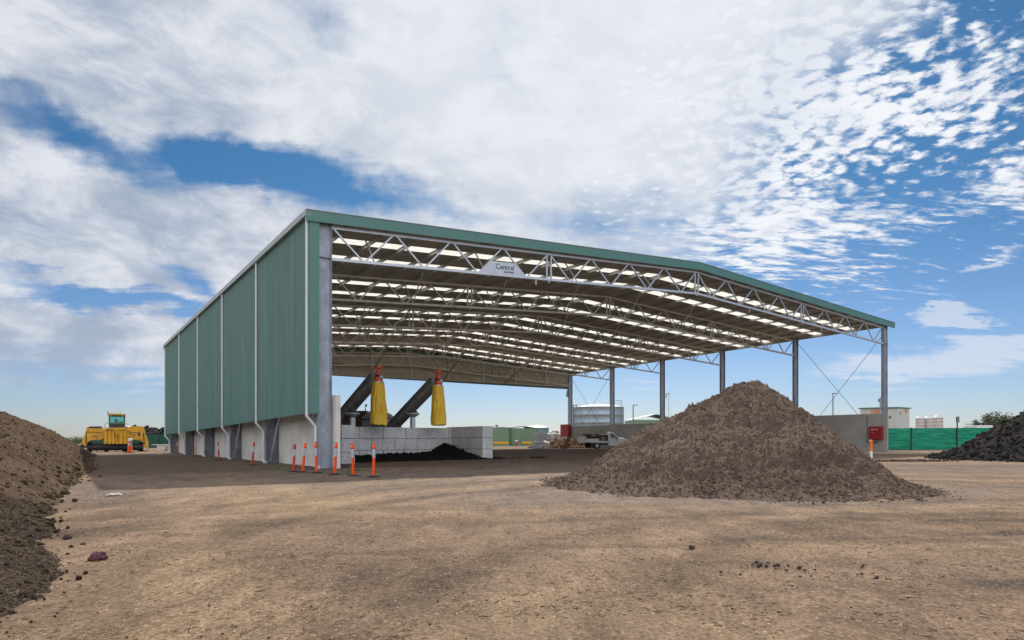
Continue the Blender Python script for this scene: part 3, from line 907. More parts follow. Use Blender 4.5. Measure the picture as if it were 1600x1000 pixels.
# right row: knee fascia / small eave end detail at the far column
MB().prism([(W - 1.4, 7.2), (W - 1.2, 7.7), (W - 1.2, 6.6), (W - 1.5, 6.6)], SEND - .05, SEND + .02, 'y').build('bracket', M['galv'], shed)

# precast panels low down on the left (stand inside the columns, run past the front one)
pan = thing('precast_wall', 'low precast concrete panel wall under the green cladding on the left side', 'wall', (PX0, PY0, 0), YAW)
for i in range(NB):
    sa, sb = S0 + i * BAY - (.30 if i == 0 else -.01), S0 + (i + 1) * BAY - .01
    zt = 3.02 - .009 * (sa + sb) / 2
    MB().prism([(1.04, sa), (1.24, sa), (1.24, sb), (1.04, sb)], -.3, zt, 'z').build('panel', M['conc_panel'], pan, bevel=.012)
# right hand wall
wal = thing('concrete_wall', 'long low grey precast concrete wall along the right hand columns behind the soil mound', 'wall', (PX0, PY0, 0), YAW)
for i in range(NB):
    sa, sb = S0 + i * BAY - (.32 if i == 0 else -.01), S0 + (i + 1) * BAY - .01
    zt = 3.34 - .0095 * (sa + sb) / 2
    MB().prism([(W - 1.46, sa), (W - 1.26, sa), (W - 1.26, sb), (W - 1.46, sb)], -.3, zt, 'z').build('panel', M['conc_wall'], wal, bevel=.012)

def in_shed(t, s, z): # shed space to world
    x, y = shed_world(t, s); return (x, y, z)

# red cabinets
def cabinet(label, t, s, z, rz, w=.95, h=1.0, d=.28, text=None, group=None):
    o = thing('hose_cabinet', label, 'cabinet', in_shed(t, s, z), YAW + rz)
    MB().box((0, -d / 2, h / 2), (w, d, h)).build('case', M['red_box'], o, bevel=.015)
    dr = MB().box((0, -d - .012, h / 2), (w * .92, .022, h * .9)).build('door', M['red_box'], o, bevel=.006)
    MB().tube((-.12, -d - .02, h * .5), (-.12, -d - .05, h * .5), .03, n=10).build('handle', M['galv_bright'], dr)
    if text:
        tx = text_mesh(text, .115, 'lettering', M['text_w'], dr, Matrix.Translation((-.33, -d - .026, h * .73)) @ Matrix.Rotation(R(90), 4, 'X'))
    return o
cab1 = cabinet('dark red cabinet with white lettering fixed to the end of the right concrete wall', W - 1.46, .50, zat(689, 49.8) + .12, R(-90), .98, .98, text='HOSE REEL')
MB().pipe([(.02, -.04, -.02), (.02, -.04, -.24), (-.72, -.04, -.24), (-.72, -.04, 1.78)], .018, 8).build('pipe', M['hose'], cab1)
cabinet('red cabinet beside the tall concrete panel edge by the front left column', 1.30, .75, 1.20, R(90), .7, 1.05, .2)
cabinet('bright red cabinet at the far end of the right wall by the last column', W - 1.46, SEND - .2, 1.75, R(-90), 1.5, 1.5, .5)

# ------------------------------------------------------------------ concrete block bunker
bun = thing('block_bunker', 'three sided bay of big pale grey concrete blocks on the shed floor', 'bunker', (PX0, PY0, 0), YAW)
BH, BL, BW = .63, 1.36, .66
rnd = random.Random(4)
def block(t, s, z, l, rz):
    """block with a chamfered edge and a joint groove down its end"""
    mb = MB(); hx, hy = l / 2 - .011, BW / 2 - .004
    p = [(-hx, -hy), (hx, -hy), (hx, -.03), (hx - .03, 0), (hx, .03), (hx, hy), (-hx, hy), (-hx, .03), (-hx + .03, 0), (-hx, -.03)]
    mb.prism(p, 0, BH - .020, 'z')
    o = mb.build('block', M['conc_block'], bun, bevel=.014)
    o.location = (t, s, z); o.rotation_euler = (0, 0, rz + rnd.uniform(-.006, .006))
T0, T1, SF0, SF1, SB = 3.25, 11.6, 4.2, 5.35, 9.0
gb0 = .10
for row in range(3):
    z = gb0 + row * BH + (.03 if row else 0) * 0
    # back wall
    t = T0 + BW / 2 + (0 if row % 2 else -.68)
    while t < T1 - BW / 2 - .1:
        l = min(BL, T1 - BW / 2 - t)
        a = max(t, T0 + BW / 2); l2 = t + l - a
        if l2 > .1: block(a + l2 / 2, SB, z, l2, 0)
        t += BL
    for (tw, sf) in ((T1, SF1), (T0, SF0)):
        s_ = sf if True else 0
        offs = 0 if row % 2 else -.68
        a = sf
        first = True
        while a < SB + BW / 2 - .05:
            l = (BL if not (first and offs) else BL + offs); first = False
            l = min(l, SB + BW / 2 - a)
            block(tw, a + l / 2, z + (.06 if tw == T1 else -.02), l, R(90)); a += l

MB().box(((T0 + T1) / 2, SB, gb0 + 1.5 * BH), (T1 - T0 - .1, BW - .10, 3 * BH - .06)).build('joint_shade_core', M['dark'], bun)  # inset dark core, added so the gaps between blocks read as shadow
for tw, sf in ((T1, SF1), (T0, SF0)): MB().box((tw, (sf + SB - BW / 2) / 2 + .04, gb0 + 1.5 * BH), (BW - .10, SB - sf - BW / 2 - .06, 3 * BH - .07)).build('joint_shade_core', M['dark'], bun)

# ------------------------------------------------------------------ heaps
ICO = None
def ico():
    global ICO
    if ICO is None:
        p = (1 + 5 ** .5) / 2
        v = np.array([(-1, p, 0), (1, p, 0), (-1, -p, 0), (1, -p, 0), (0, -1, p), (0, 1, p), (0, -1, -p), (0, 1, -p), (p, 0, -1), (p, 0, 1), (-p, 0, -1), (-p, 0, 1)], float)
        v /= np.linalg.norm(v[0])
        f = np.array([(0, 11, 5), (0, 5, 1), (0, 1, 7), (0, 7, 10), (0, 10, 11), (1, 5, 9), (5, 11, 4), (11, 10, 2), (10, 7, 6), (7, 1, 8), (3, 9, 4), (3, 4, 2), (3, 2, 6), (3, 6, 8), (3, 8, 9), (4, 9, 5), (2, 4, 11), (6, 2, 10), (8, 6, 7), (9, 8, 1)])
        ICO = (v, f)
    return ICO
def clods(pts, sizes, seed=0, flat=.7):
    """many small irregular lumps as one vertex / face pair"""
    rg = np.random.RandomState(seed); v, f = ico(); n = len(pts)
    if n == 0: return np.zeros((0, 3)), np.zeros((0, 3), int)
    sc = sizes[:, None, None] * (1 + rg.uniform(-.24, .24, (n, 12, 1)))
    an = rg.uniform(0, 2 * np.pi, n); c, s = np.cos(an)[:, None], np.sin(an)[:, None]
    el = 1 + rg.uniform(-.25, .25, (n, 1, 3)); el[:, :, 2] *= flat
    V = v[None] * sc * el
    X = V[..., 0] * c - V[..., 1] * s; Y = V[..., 0] * s + V[..., 1] * c
    V = np.stack([X, Y, V[..., 2]], -1) + pts[:, None, :]
    Fc = f[None] + (np.arange(n) * 12)[:, None, None]
    return V.reshape(-1, 3), Fc.reshape(-1, 3)
def sticks(pts, lens, wid, seed=0, tilt=.35):
    """thin slivers of straw and bark"""
    rg = np.random.RandomState(seed); n = len(pts)
    an = rg.uniform(0, 2 * np.pi, n); ti = rg.uniform(-tilt, tilt, n)
    d = np.stack([np.cos(an) * np.cos(ti), np.sin(an) * np.cos(ti), np.sin(ti)], -1)
    sd = np.stack([-np.sin(an), np.cos(an), np.zeros(n)], -1)
    up = np.cross(d, sd) * -1
    L = lens[:, None]; w = (wid * lens ** .35 * .4)[:, None] if np.isscalar(wid) else wid[:, None]
    a, b = pts - d * L / 2, pts + d * L / 2
    v = np.stack([a - sd * w, a + sd * w, a + up * w * 1.2, b - sd * w * .6, b + sd * w * .6, b + up * w], 1)
    f = np.array([(0, 1, 2), (3, 5, 4), (0, 3, 4), (0, 4, 1), (1, 4, 5), (1, 5, 2), (2, 5, 3), (2, 3, 0)])
    return v.reshape(-1, 3), (f[None] + (np.arange(n) * 6)[:, None, None]).reshape(-1, 3)

def heap(name, hfun, box, res, mat, seed=0, rough=1.0, nclod=0, csize=(.015, .09), foot=.5, label=None, cat='heap', nstick=0, slen=(.05, .2), stick_mat=None, crest=1.0, kind=None, lumps=(.9, .10)):
    x0, x1, y0, y1 = box
    xs = np.arange(x0, x1, res); ys = np.arange(y0, y1, res)
    X, Y = np.meshgrid(xs, ys)
    def H(X, Y):
        h = hfun(X, Y)
        k = np.clip(h * 2.5 + .15, 0, 1)
        h = h + k * rough * (lumps[1] * fbm(X, Y, lumps[0], 3, .55, seed) + .050 * fbm(X, Y, 3.1, 3, .6, seed + 7, True) + .028 * fbm(X, Y, 9.0, 3, .65, seed + 11, True))
        return h
    Hh = H(X, Y)
    Z = gz_np(X, Y) + Hh
    V = np.stack([X, Y, Z], -1).reshape(-1, 3)
    ny, nx = X.shape
    i, j = np.meshgrid(np.arange(ny - 1), np.arange(nx - 1), indexing='ij')
    q = np.stack([i * nx + j, i * nx + j + 1, (i + 1) * nx + j + 1, (i + 1) * nx + j], -1).reshape(-1, 4)
    hv = Hh.ravel(); q = q[(hv[q] > -.06).any(1)]
    tri = np.concatenate([q[:, [0, 1, 2]], q[:, [0, 2, 3]]])
    used = np.unique(tri); rm = -np.ones(len(V), int); rm[used] = np.arange(len(used))
    V = V[used]; tri = rm[tri]
    parts_v, parts_f = [V], [tri]; base = len(V)
    rg = np.random.RandomState(seed)
    if nclod:
        cx, cy = rg.uniform(x0, x1, nclod * 4), rg.uniform(y0, y1, nclod * 4)
        hc = H(cx, cy); base_h = hfun(cx, cy)
        keep = (hc > -.015 - foot * .18 * (rg.uniform(0, 1, len(cx)) ** 3)) & (base_h > -.25 * rg.uniform(0, 1, len(cx)) ** 2 * foot)
        cx, cy, hc, base_h = (a[keep][:nclod] for a in (cx, cy, hc, base_h))
        sz = csize[0] * (csize[1] / csize[0]) ** (rg.uniform(0, 1, len(cx)) ** 3.0)
        sz *= 1 + 1.3 * np.clip(1 - base_h / .8, 0, 1) * rg.uniform(0, 1, len(cx)) ** 2
        pz = gz_np(cx, cy) + np.maximum(hc, 0) + sz * .15
        v, f = clods(np.stack([cx, cy, pz], -1), sz, seed, .9)
        parts_v.append(v); parts_f.append(f + base); base += len(v)
    o = np_mesh(name, np.concatenate(parts_v), np.concatenate(parts_f), mat, smooth=False)
    # smooth the terrain body, leave lumps faceted
    sm = np.zeros(len(o.data.polygons), bool); sm[:] = True
    o.data.polygons.foreach_set('use_smooth', sm)
    tag(o, label, cat, kind=kind)
    if nstick:
        cx, cy = rg.uniform(x0, x1, nstick * 4), rg.uniform(y0, y1, nstick * 4)
        hc = H(cx, cy); keep = hc > .0
        cx, cy, hc = (a[keep][:nstick] for a in (cx, cy, hc))
        ln = slen[0] * (slen[1] / slen[0]) ** (rg.uniform(0, 1, len(cx)) ** 2)
        v, f = sticks(np.stack([cx, cy, gz_np(cx, cy) + hc + .012], -1), ln, .012, seed + 5)
        so = np_mesh('straw', v, f, stick_mat or M['chip_light'], o, smooth=False); so['kind'] = 'stuff'
    return o, H

# -- the brown soil mound in the middle distance
MC = (6.25, 17.35)
def radial(prof_keys, X, Y, cx, cy):
    an = np.arctan2(Y - cy, X - cx); r = np.hypot(X - cx, Y - cy)
    ks = np.radians([a for a, _ in prof_keys] + [prof_keys[0][0] + 360]); vs = [b for _, b in prof_keys] + [prof_keys[0][1]]
    an = np.mod(an - ks[0], 2 * np.pi) + ks[0]
    return r / np.interp(an, ks, vs), r
def mound_h(X, Y):
    q, r = radial([(-180, 5.3), (-150, 5.6), (-125, 5.4), (-90, 5.0), (-60, 4.7), (-38, 3.7), (-25, 3.35), (0, 3.3), (45, 3.55), (90, 4.0), (135, 4.6)], X, Y, *MC)
    h = np.interp(q, [0, .04, .14, .26, .40, .56, .72, .86, 1.0, 1.15, 1.6], [2.56, 2.50, 2.31, 1.96, 1.52, 1.07, .63, .27, .03, -.15, -.9])
    an_ = np.arctan2(Y - MC[1], X - MC[0])
    h = h + np.clip(h, 0, 1) * (.055 * vn(an_ * 1.0, r * .12, 4.5, 77) + .035 * vn(an_, r * .3, 9.0, 78)) * np.clip(r, 0, 1)
    h = h - .24 * np.exp(-((X - 8.8) / 1.05) ** 2) * (q < 1.1) * np.clip(h * 2, 0, 1) + .20 * np.exp(-((X - 3.6) / .9) ** 2) * np.clip(h * 2, 0, 1)
    h = h + .10 * np.exp(-(((X - MC[0] - .25) / .35) ** 2 + ((Y - MC[1]) / .5) ** 2))
    return h
heap('soil_mound', mound_h, (-1.2, 12.2, 11, 22.6), .035, M['mound'], seed=3, rough=1.0, nclod=30000, csize=(.005, .030), foot=.75,
     label='big conical mound of grey brown soil in front of the open shed', cat='mound', lumps=(1.1, .10))

# -- long windrow along the left side of the road
def windrow_h(X, Y):
    dx, dy = -.52, .854
    u = (X + 14.9) * dx + (Y - 11.4) * dy; vv = (X + 14.9) * dy - (Y - 11.4) * dx
    vv = vv + .35 * vn(u, u * 0, .12, 8)
    uc = np.clip(u, -2.0, 44.0); r = np.hypot(vv, u - uc)
    return np.interp(r, [0, .8, 2, 3.5, 4.8, 5.6, 6, 6.8, 9], [3.15, 3.0, 2.5, 1.75, .92, .35, .03, -.15, -1.2])
heap('windrow', windrow_h, (-46, -6, 3, 58), .09, M['mulch'], seed=21, rough=1.0, nclod=22000, csize=(.015, .065), foot=.6,
     label='long brown compost windrow on the left beside the dirt road', cat='windrow', nstick=26000, slen=(.05, .30), stick_mat=M['straw_mix'], lumps=(.5, .14))
# -- lower dark heap nearest the camera on the left
def nearheap_h(X, Y):
    q, r = radial([(-180, 5.0), (-110, 5.6), (-75, 6.0), (-45, 7.0), (-40, 6.9), (-33, 5.6), (-20, 3.3), (9, 2.25), (40, 2.0), (75, 2.7), (95, 3.5), (115, 5.0), (135, 5.6)], X, Y, -8.7, 8.9)
    return np.interp(q, [0, .12, .35, .6, .8, .92, 1.0, 1.1, 1.5], [1.10, 1.02, .70, .34, .15, .06, .0, -.10, -.6])
heap('mulch_heap', nearheap_h, (-14.0, -2.6, 1.6, 15.4), .034, M['mulch_dark'], seed=35, rough=.55, nclod=14000, csize=(.005, .026), foot=.8,
     label='low dark straw flecked mulch heap nearest the camera at the left edge', cat='heap', nstick=36000, slen=(.025, .17), stick_mat=M['straw_mix'], lumps=(.8, .13))
# -- black heap on the right
def black_h(X, Y):
    q, r = radial([(-180, 10.0), (-150, 9.6), (-135, 9.3), (-110, 9.6), (-90, 10), (0, 9), (90, 8), (150, 8.6)], X, Y, 31.5, 33.2)
    return np.interp(q, [0, .08, .3, .6, .85, .95, 1.0, 1.1, 1.5], [5.7, 5.5, 4.1, 2.0, .62, .20, .04, -.15, -1.2])
heap('compost_heap', black_h, (18.8, 41, 21.5, 43), .075, M['compost'], seed=51, rough=1.4, nclod=16000, csize=(.02, .13), foot=.7,
     label='tall black compost heap at the right edge of the yard', cat='heap', lumps=(.8, .12))
# -- black heap inside the block bay
def bay_h(X, Y):
    c, n = math.cos(YAW), math.sin(YAW)
    t = (X - PX0) * c + (Y - PY0) * n; s_ = -(X - PX0) * n + (Y - PY0) * c
    along = np.interp(t, [1.6, 2.4, 3.5, 4.6, 5.6, 6.8, 8.2, 9.8, 10.7, 11.4, 12.2, 13.6], [-.4, .08, .36, .42, .18, .32, .38, .36, .98, .5, .20, -.15])
    depth = np.interp(s_, [4.2, 5.2, 6.5, 8.0, 8.9, 9.6], [-.15, .10, .45, .85, 1.0, 1.0])
    return along * depth + np.where(s_ < 5.2, -.08, 0)
_xa, _ya = shed_world(8, 6.5)
heap('compost_pile', bay_h, (_xa - 7, _xa + 7, _ya - 5.5, _ya + 4.0), .06, M['compost_blk'], seed=61, rough=.8, nclod=2500, csize=(.02, .07), foot=.3,
     label='low wet black compost pile lying inside the concrete block bay', cat='pile', lumps=(.8, .08))
# -- far dark heap behind the yellow machine, tan bark heap by the ute
heap('far_heap', lambda X, Y: np.interp(np.hypot((X + 55) / 17, (Y - 112) / 9), [0, .5, .8, 1, 1.3], [3.3, 3.0, 1.7, 0, -1]), (-74, -36, 101, 123), .3, M['compost'], seed=71, rough=3, nclod=1500, csize=(.1, .4), foot=.1,
     label='long dark compost heap beyond the green fence behind the yellow machine', cat='heap', lumps=(.3, .15))
heap('bark_heap', lambda X, Y: np.interp(np.hypot((X - 6.2) / 4.2, (Y - 77.5) / 2.6), [0, .4, 1, 1.3], [1.25, .95, 0, -1]), (1, 12, 74, 82), .10, M['bark_heap'], seed=81, rough=1.5, nclod=1500, csize=(.03, .16), foot=.3,
     label='low tan bark heap between the white bags and the white ute', cat='heap', lumps=(.6, .15))

# ------------------------------------------------------------------ loose stuff on the yard
def scatter(name, n, mat, sizef, kind='stick', seed=0, rmin=2.2, rmax=26, pw=1.0, lift=.0, region=None):
    rg = np.random.RandomState(seed)
    r = rmin * (rmax / rmin) ** (rg.uniform(0, 1, n) ** pw); a = np.radians(rg.uniform(-40, 40, n))
    x, y = r * np.sin(a), r * np.cos(a)
    m = vn(x, y, .7, seed) + .6 * vn(x, y, 2.3, seed + 1)
    k = m > rg.uniform(-1.2, .9, n)
    x, y, r = x[k], y[k], r[k]
    z = gz_np(x, y) + .012
    s = sizef(rg.uniform(0, 1, len(x)))
    p = np.stack([x, y, z + lift], -1)
    v, f = (sticks(p, s, .034, seed, .12) if kind == 'stick' else clods(p, s, seed, .6))
    return tag(np_mesh(name, v, f, mat, smooth=False), None, None, None, 'stuff')
o = scatter('straw_bits', 30000, M['chip_light'], lambda u: .007 + .036 * u ** 5, seed=101); tag(o, 'pale straw and wood slivers strewn over the dirt yard', 'litter')
o = scatter('bark_bits', 26000, M['chip_brown'], lambda u: .012 + .05 * u ** 4, seed=102); tag(o, 'brown bark crumbs strewn over the dirt yard', 'litter')
o = scatter('soil_crumbs', 7000, M['clod'], lambda u: .002 + .011 * u ** 9, 'clod', seed=103); tag(o, 'dark soil crumbs sprinkled over the dirt yard', 'litter')

def cluster(name, label, cx, cy, rx, ry, n, mat, lo, hi, seed, cat='clods'):
    rg = np.random.RandomState(seed)
    x = cx + rg.normal(0, rx / 2, n); y = cy + rg.normal(0, ry / 2, n)
    s = lo * (hi / lo) ** (rg.uniform(0, 1, n) ** 2)
    v, f = clods(np.stack([x, y, gz_np(x, y) + s * .4 + .008], -1), s, seed, .75)
    return tag(np_mesh(name, v, f, mat, smooth=False), label, cat, kind='stuff')
cluster('clods', 'scattered black clods on the dirt left of the dark wheel marks', 2.35, 6.1, .34, .17, 38, M['clod'], .004, .026, 5)
cluster('clods', 'loose black crumbs trailing right of the scattered clods', 2.75, 5.7, .75, .45, 60, M['clod'], .005, .018, 6)
cluster('clods', 'thin line of black compost crumbs left of the tall black heap', 18.0, 30.5, 2.2, .35, 400, M['clod'], .02, .10, 7)

def place_clump(name, label, cat, px, py, mat, r, seed, sq=(1.4, 1, .55), n=16):
    x, y, z = gpoint(px, py); rg = random.Random(seed); mb = MB()
    # crumpled form: noisy ball folded in places
    v = []
    m_ = n // 2
    for j in range(m_ + 1):
        ph = math.pi * j / m_
        for i in range(n):
            t = 2 * math.pi * i / n
            d = Vector((math.sin(ph) * math.cos(t), math.sin(ph) * math.sin(t), math.cos(ph)))
            k_ = 1 + .55 * mnoise.noise(d * 2.3 + Vector((seed, 0, 0))) + .28 * mnoise.noise(d * 6 + Vector((0, seed, 0)))
            v.append((d.x * r * sq[0] * k_, d.y * r * sq[1] * k_, max(-.01, r * sq[2] * .55 + d.z * r * sq[2] * k_)))
    mb.add(v, [(j * n + i, (j + 1) * n + i, (j + 1) * n + (i + 1) % n, j * n + (i + 1) % n) for j in range(m_) for i in range(n)])
    o = mb.build(name, mat, None, loc=(x, y, z)); o.rotation_euler.z = rg.uniform(0, 6)
    return tag(o, label, cat)
place_clump('rag', 'crumpled dark purple rag lying on the dirt at lower left', 'rag', 153, 876, M['rag'], .058, 3, (1.4, 1, .9), 26).rotation_euler.z = 0
place_clump('plastic_scrap', 'white plastic scrap in front of the shed shadow corner', 'litter', 178, 774, M['litter_w'], .10, 5, (1.5, .6, .3))
place_clump('plastic_scrap', 'white plastic scrap at the foot of the brown windrow', 'litter', 84, 759, M['litter_w'], .14, 6, (1.5, .7, .3))
place_clump('plastic_scrap', 'small pale scrap higher up beside the windrow foot', 'litter', 99, 742, M['litter_w'], .14, 7, (1.6, .7, .25))
place_clump('clod', 'fist sized black clod by the foot of the near mulch heap', 'clod', 106, 842, M['clod'], .042, 8, (1, 1, .8))
place_clump('clod', 'small black clod just right of the fist sized one', 'clod', 130, 851, M['clod'], .025, 9, (1.3, 1, .5))
place_clump('clod', 'black lump on the road left of the white plastic scrap', 'clod', 117, 783, M['clod'], .05, 10, (1, 1, .7))
place_clump('clod', 'dark lump alone on the dirt in front of the soil mound', 'clod', 1081, 857, M['clod'], .03, 11, (1.2, 1, .7))
place_clump('stone', 'pale stone near the bottom left corner of the yard', 'stone', 3, 905, M['litter_w'], .04, 12, (1, 1, .8))
x, y, z = gpoint(806, 932)
tag(MB().tube((x - .06, y, z + .015), (x + .045, y + .05, z + .02), .007, .004, 6).build('twig', M['chip_light']), 'short pale twig lying in the middle of the foreground', 'twig')
x, y, z = gpoint(1423, 936)
tw = MB().tube((x - .10, y + .04, z + .012), (x + .02, y, z + .02), .005, n=6).tube((x + .02, y, z + .02), (x + .07, y - .01, z + .014), .005, .003, 6).tube((x, y, z + .02), (x + .02, y + .05, z + .02), .004, .002, 6)
tag(tw.build('twig', M['chip_light']), 'forked straw coloured twig on the dirt at lower right', 'twig')

# weeds by the wall foot
def weed(label, px, py, r, seed):
    x, y, z = gpoint(px, py); rg = random.Random(seed); mb = MB()
    for _ in range(90):
        a = rg.uniform(0, 6.28); d = r * rg.random() ** .6; h = rg.uniform(.03, .12)
        bx, by = x + d * math.cos(a) * 1.6, y + d * math.sin(a)
        w = rg.uniform(.008, .022); b2 = rg.uniform(0, 6.28)
        mb.add([(bx - w * math.cos(b2), by - w * math.sin(b2), z), (bx + w * math.cos(b2), by + w * math.sin(b2), z),
                (bx + rg.uniform(-.06, .06), by + rg.uniform(-.06, .06), z + h)], [(0, 1, 2)])
    return tag(mb.build('weed', M['weed'], fix=False), label, 'weed', 'weeds along the wall foot')
weed('patch of weeds beside the faded bollard by the second downpipe', 398, 731, .32, 1)
weed('tuft of weeds against the concrete panel left of the front bollards', 440, 733, .30, 2)
weed('tuft of weeds at the panel foot behind the leftmost front bollard', 455, 728, .30, 3)
weed('tuft of weeds between the fourth and fifth front bollards', 537, 741, .20, 4)
weed('small weed tuft behind the fifth front bollard', 556, 735, .25, 5)

# ------------------------------------------------------------------ bollards
def make_bollard(name_lab, knob=True, base=True, mat='orange', h=1.18):
    o = thing('bollard', name_lab, 'bollard')
    post = MB().lathe([(.052, .03), (.050, h * .52), (.050, h * .81), (.056, h * .815), (.056, h * .93)] + ([(.022, h * .935), (.022, h * .955)] if knob else [(.05, h * .99)]), n=18).build('post', M[mat], o)
    MB().lathe([(.053, h * .56), (.0535, h * .565), (.0535, h * .80), (.053, h * .805)], n=18).build('reflective_band', M['reflect'], post)
    if knob:
        MB().lathe([(.022, h * .95), (.05, h * .96), (.05, h * .985), (.018, h * 1.0)], n=14).build('knob', M[mat], post)
    if base:
        n = 8; MB().lathe([(.24, 0), (.235, .035), (.11, .055), (.10, .07)], n=n, smooth=False).build('base', M['black'], o)
    return o
B0 = make_bollard('x'); B_f = make_bollard('x', knob=False, mat='red_faded'); B_r = make_bollard('x', mat='red_faded'); B_o = make_bollard('x', mat='orange2')
protos = {'o': B0, 'f': B_f, 'r': B_r, '2': B_o}; used_p = set()
def put_bollard(kind, px, py, top_py, lean_px, label, group='orange bollards round the shed corner', rz=0):
    src = protos[kind]
    if kind in used_p: o = copy_tree(src)
    else: o = src; used_p.add(kind)
    x, y, z = gpoint(px, py)
    hh = (py - top_py) * y / F
    o.location = (x, y, z); sc = hh / 1.18; o.scale = (max(sc, .85), max(sc, .85), sc)
    # the post leans, the rubber base stays on the ground
    for c in o.children:
        if c.name.startswith('post'): c.rotation_euler = (0, math.atan2(lean_px, py - top_py), 0)
    o['label'] = label; o['group'] = group
    return o
put_bollard('f', 458.5, 737.5, 693.5, 2, 'faded red bollard without a knob, leftmost of the six at the shed corner')
put_bollard('o', 472.8, 738.5, 691.3, 4.5, 'orange bollard leaning right, second of the six at the shed corner')
put_bollard('o', 494.5, 739.5, 690, -1.5, 'orange bollard standing in front of the left edge of the big steel column')
put_bollard('o', 523, 742, 690.8, 2.5, 'orange bollard in front of the tall concrete panel edge')
put_bollard('o', 552, 744.5, 691.8, -2, 'orange bollard leaning left in front of the left end of the block bay')
put_bollard('o', 583.5, 746, 691.4, 1.2, 'orange bollard nearest the camera, rightmost of the six at the shed corner')
put_bollard('r', 394.5, 727, 690.3, 2.5, 'red bollard among weeds beside the second downpipe', 'bollards along the side wall')
put_bollard('r', 343, 719.3, 690, -3, 'red bollard leaning left beside the third downpipe', 'bollards along the side wall')
put_bollard('2', 305.8, 713, 685.8, -.5, 'orange bollard between the third and fourth downpipes', 'bollards along the side wall')
put_bollard('r', 278, 709, 687, -1, 'small far red bollard near the fifth downpipe', 'bollards along the side wall')
# lone one on the right, white sleeve
x, y, z = gpoint(1361, 722)
o = thing('bollard', 'orange and white bollard half hidden behind the foot of the soil mound', 'bollard', (x, y, z))
po = MB().lathe([(.065, .02), (.064, .50), (.063, .86), (.068, .88), (.068, .90)], n=16).build('post', M['orange2'], o)
MB().lathe([(.066, .162), (.066, .498)], n=16).build('white_sleeve', M['white'], po)
MB().lathe([(.068, .902), (.078, .93), (.078, .95), (.05, .985), (.02, 1.0)], n=16).build('knob', M['orange2'], po)
MB().lathe([(.25, -.01), (.24, .02), (.10, .03)], n=8, smooth=False).build('base', M['black'], o)
# one by the yellow machine with a white cloth over its top
x, y, z = gpoint(202, 707.5)
o = thing('bollard', 'orange bollard with a white cloth hung over its top by the yellow machine', 'bollard', (x, y, z))
MB().lathe([(.14, .02), (.12, .62)], n=14).lathe([(.12, .86), (.10, 1.12)], n=14).build('post', M['orange'], o)
MB().lathe([(.122, .622), (.118, .858)], n=14).build('reflective_band', M['reflect'], o)
MB().ball((.12, -.05, 1.12), .18, 10, 8, (1.1, .8, .9)).build('cloth', M['white'], o)
MB().bar((.26, 0, .0), (.20, 0, 1.0), .06, .03).build('stake', M['yellow'], o)
MB().lathe([(.42, 0), (.40, .05), (.2, .08)], n=10, smooth=False).build('base', M['dark'], o)

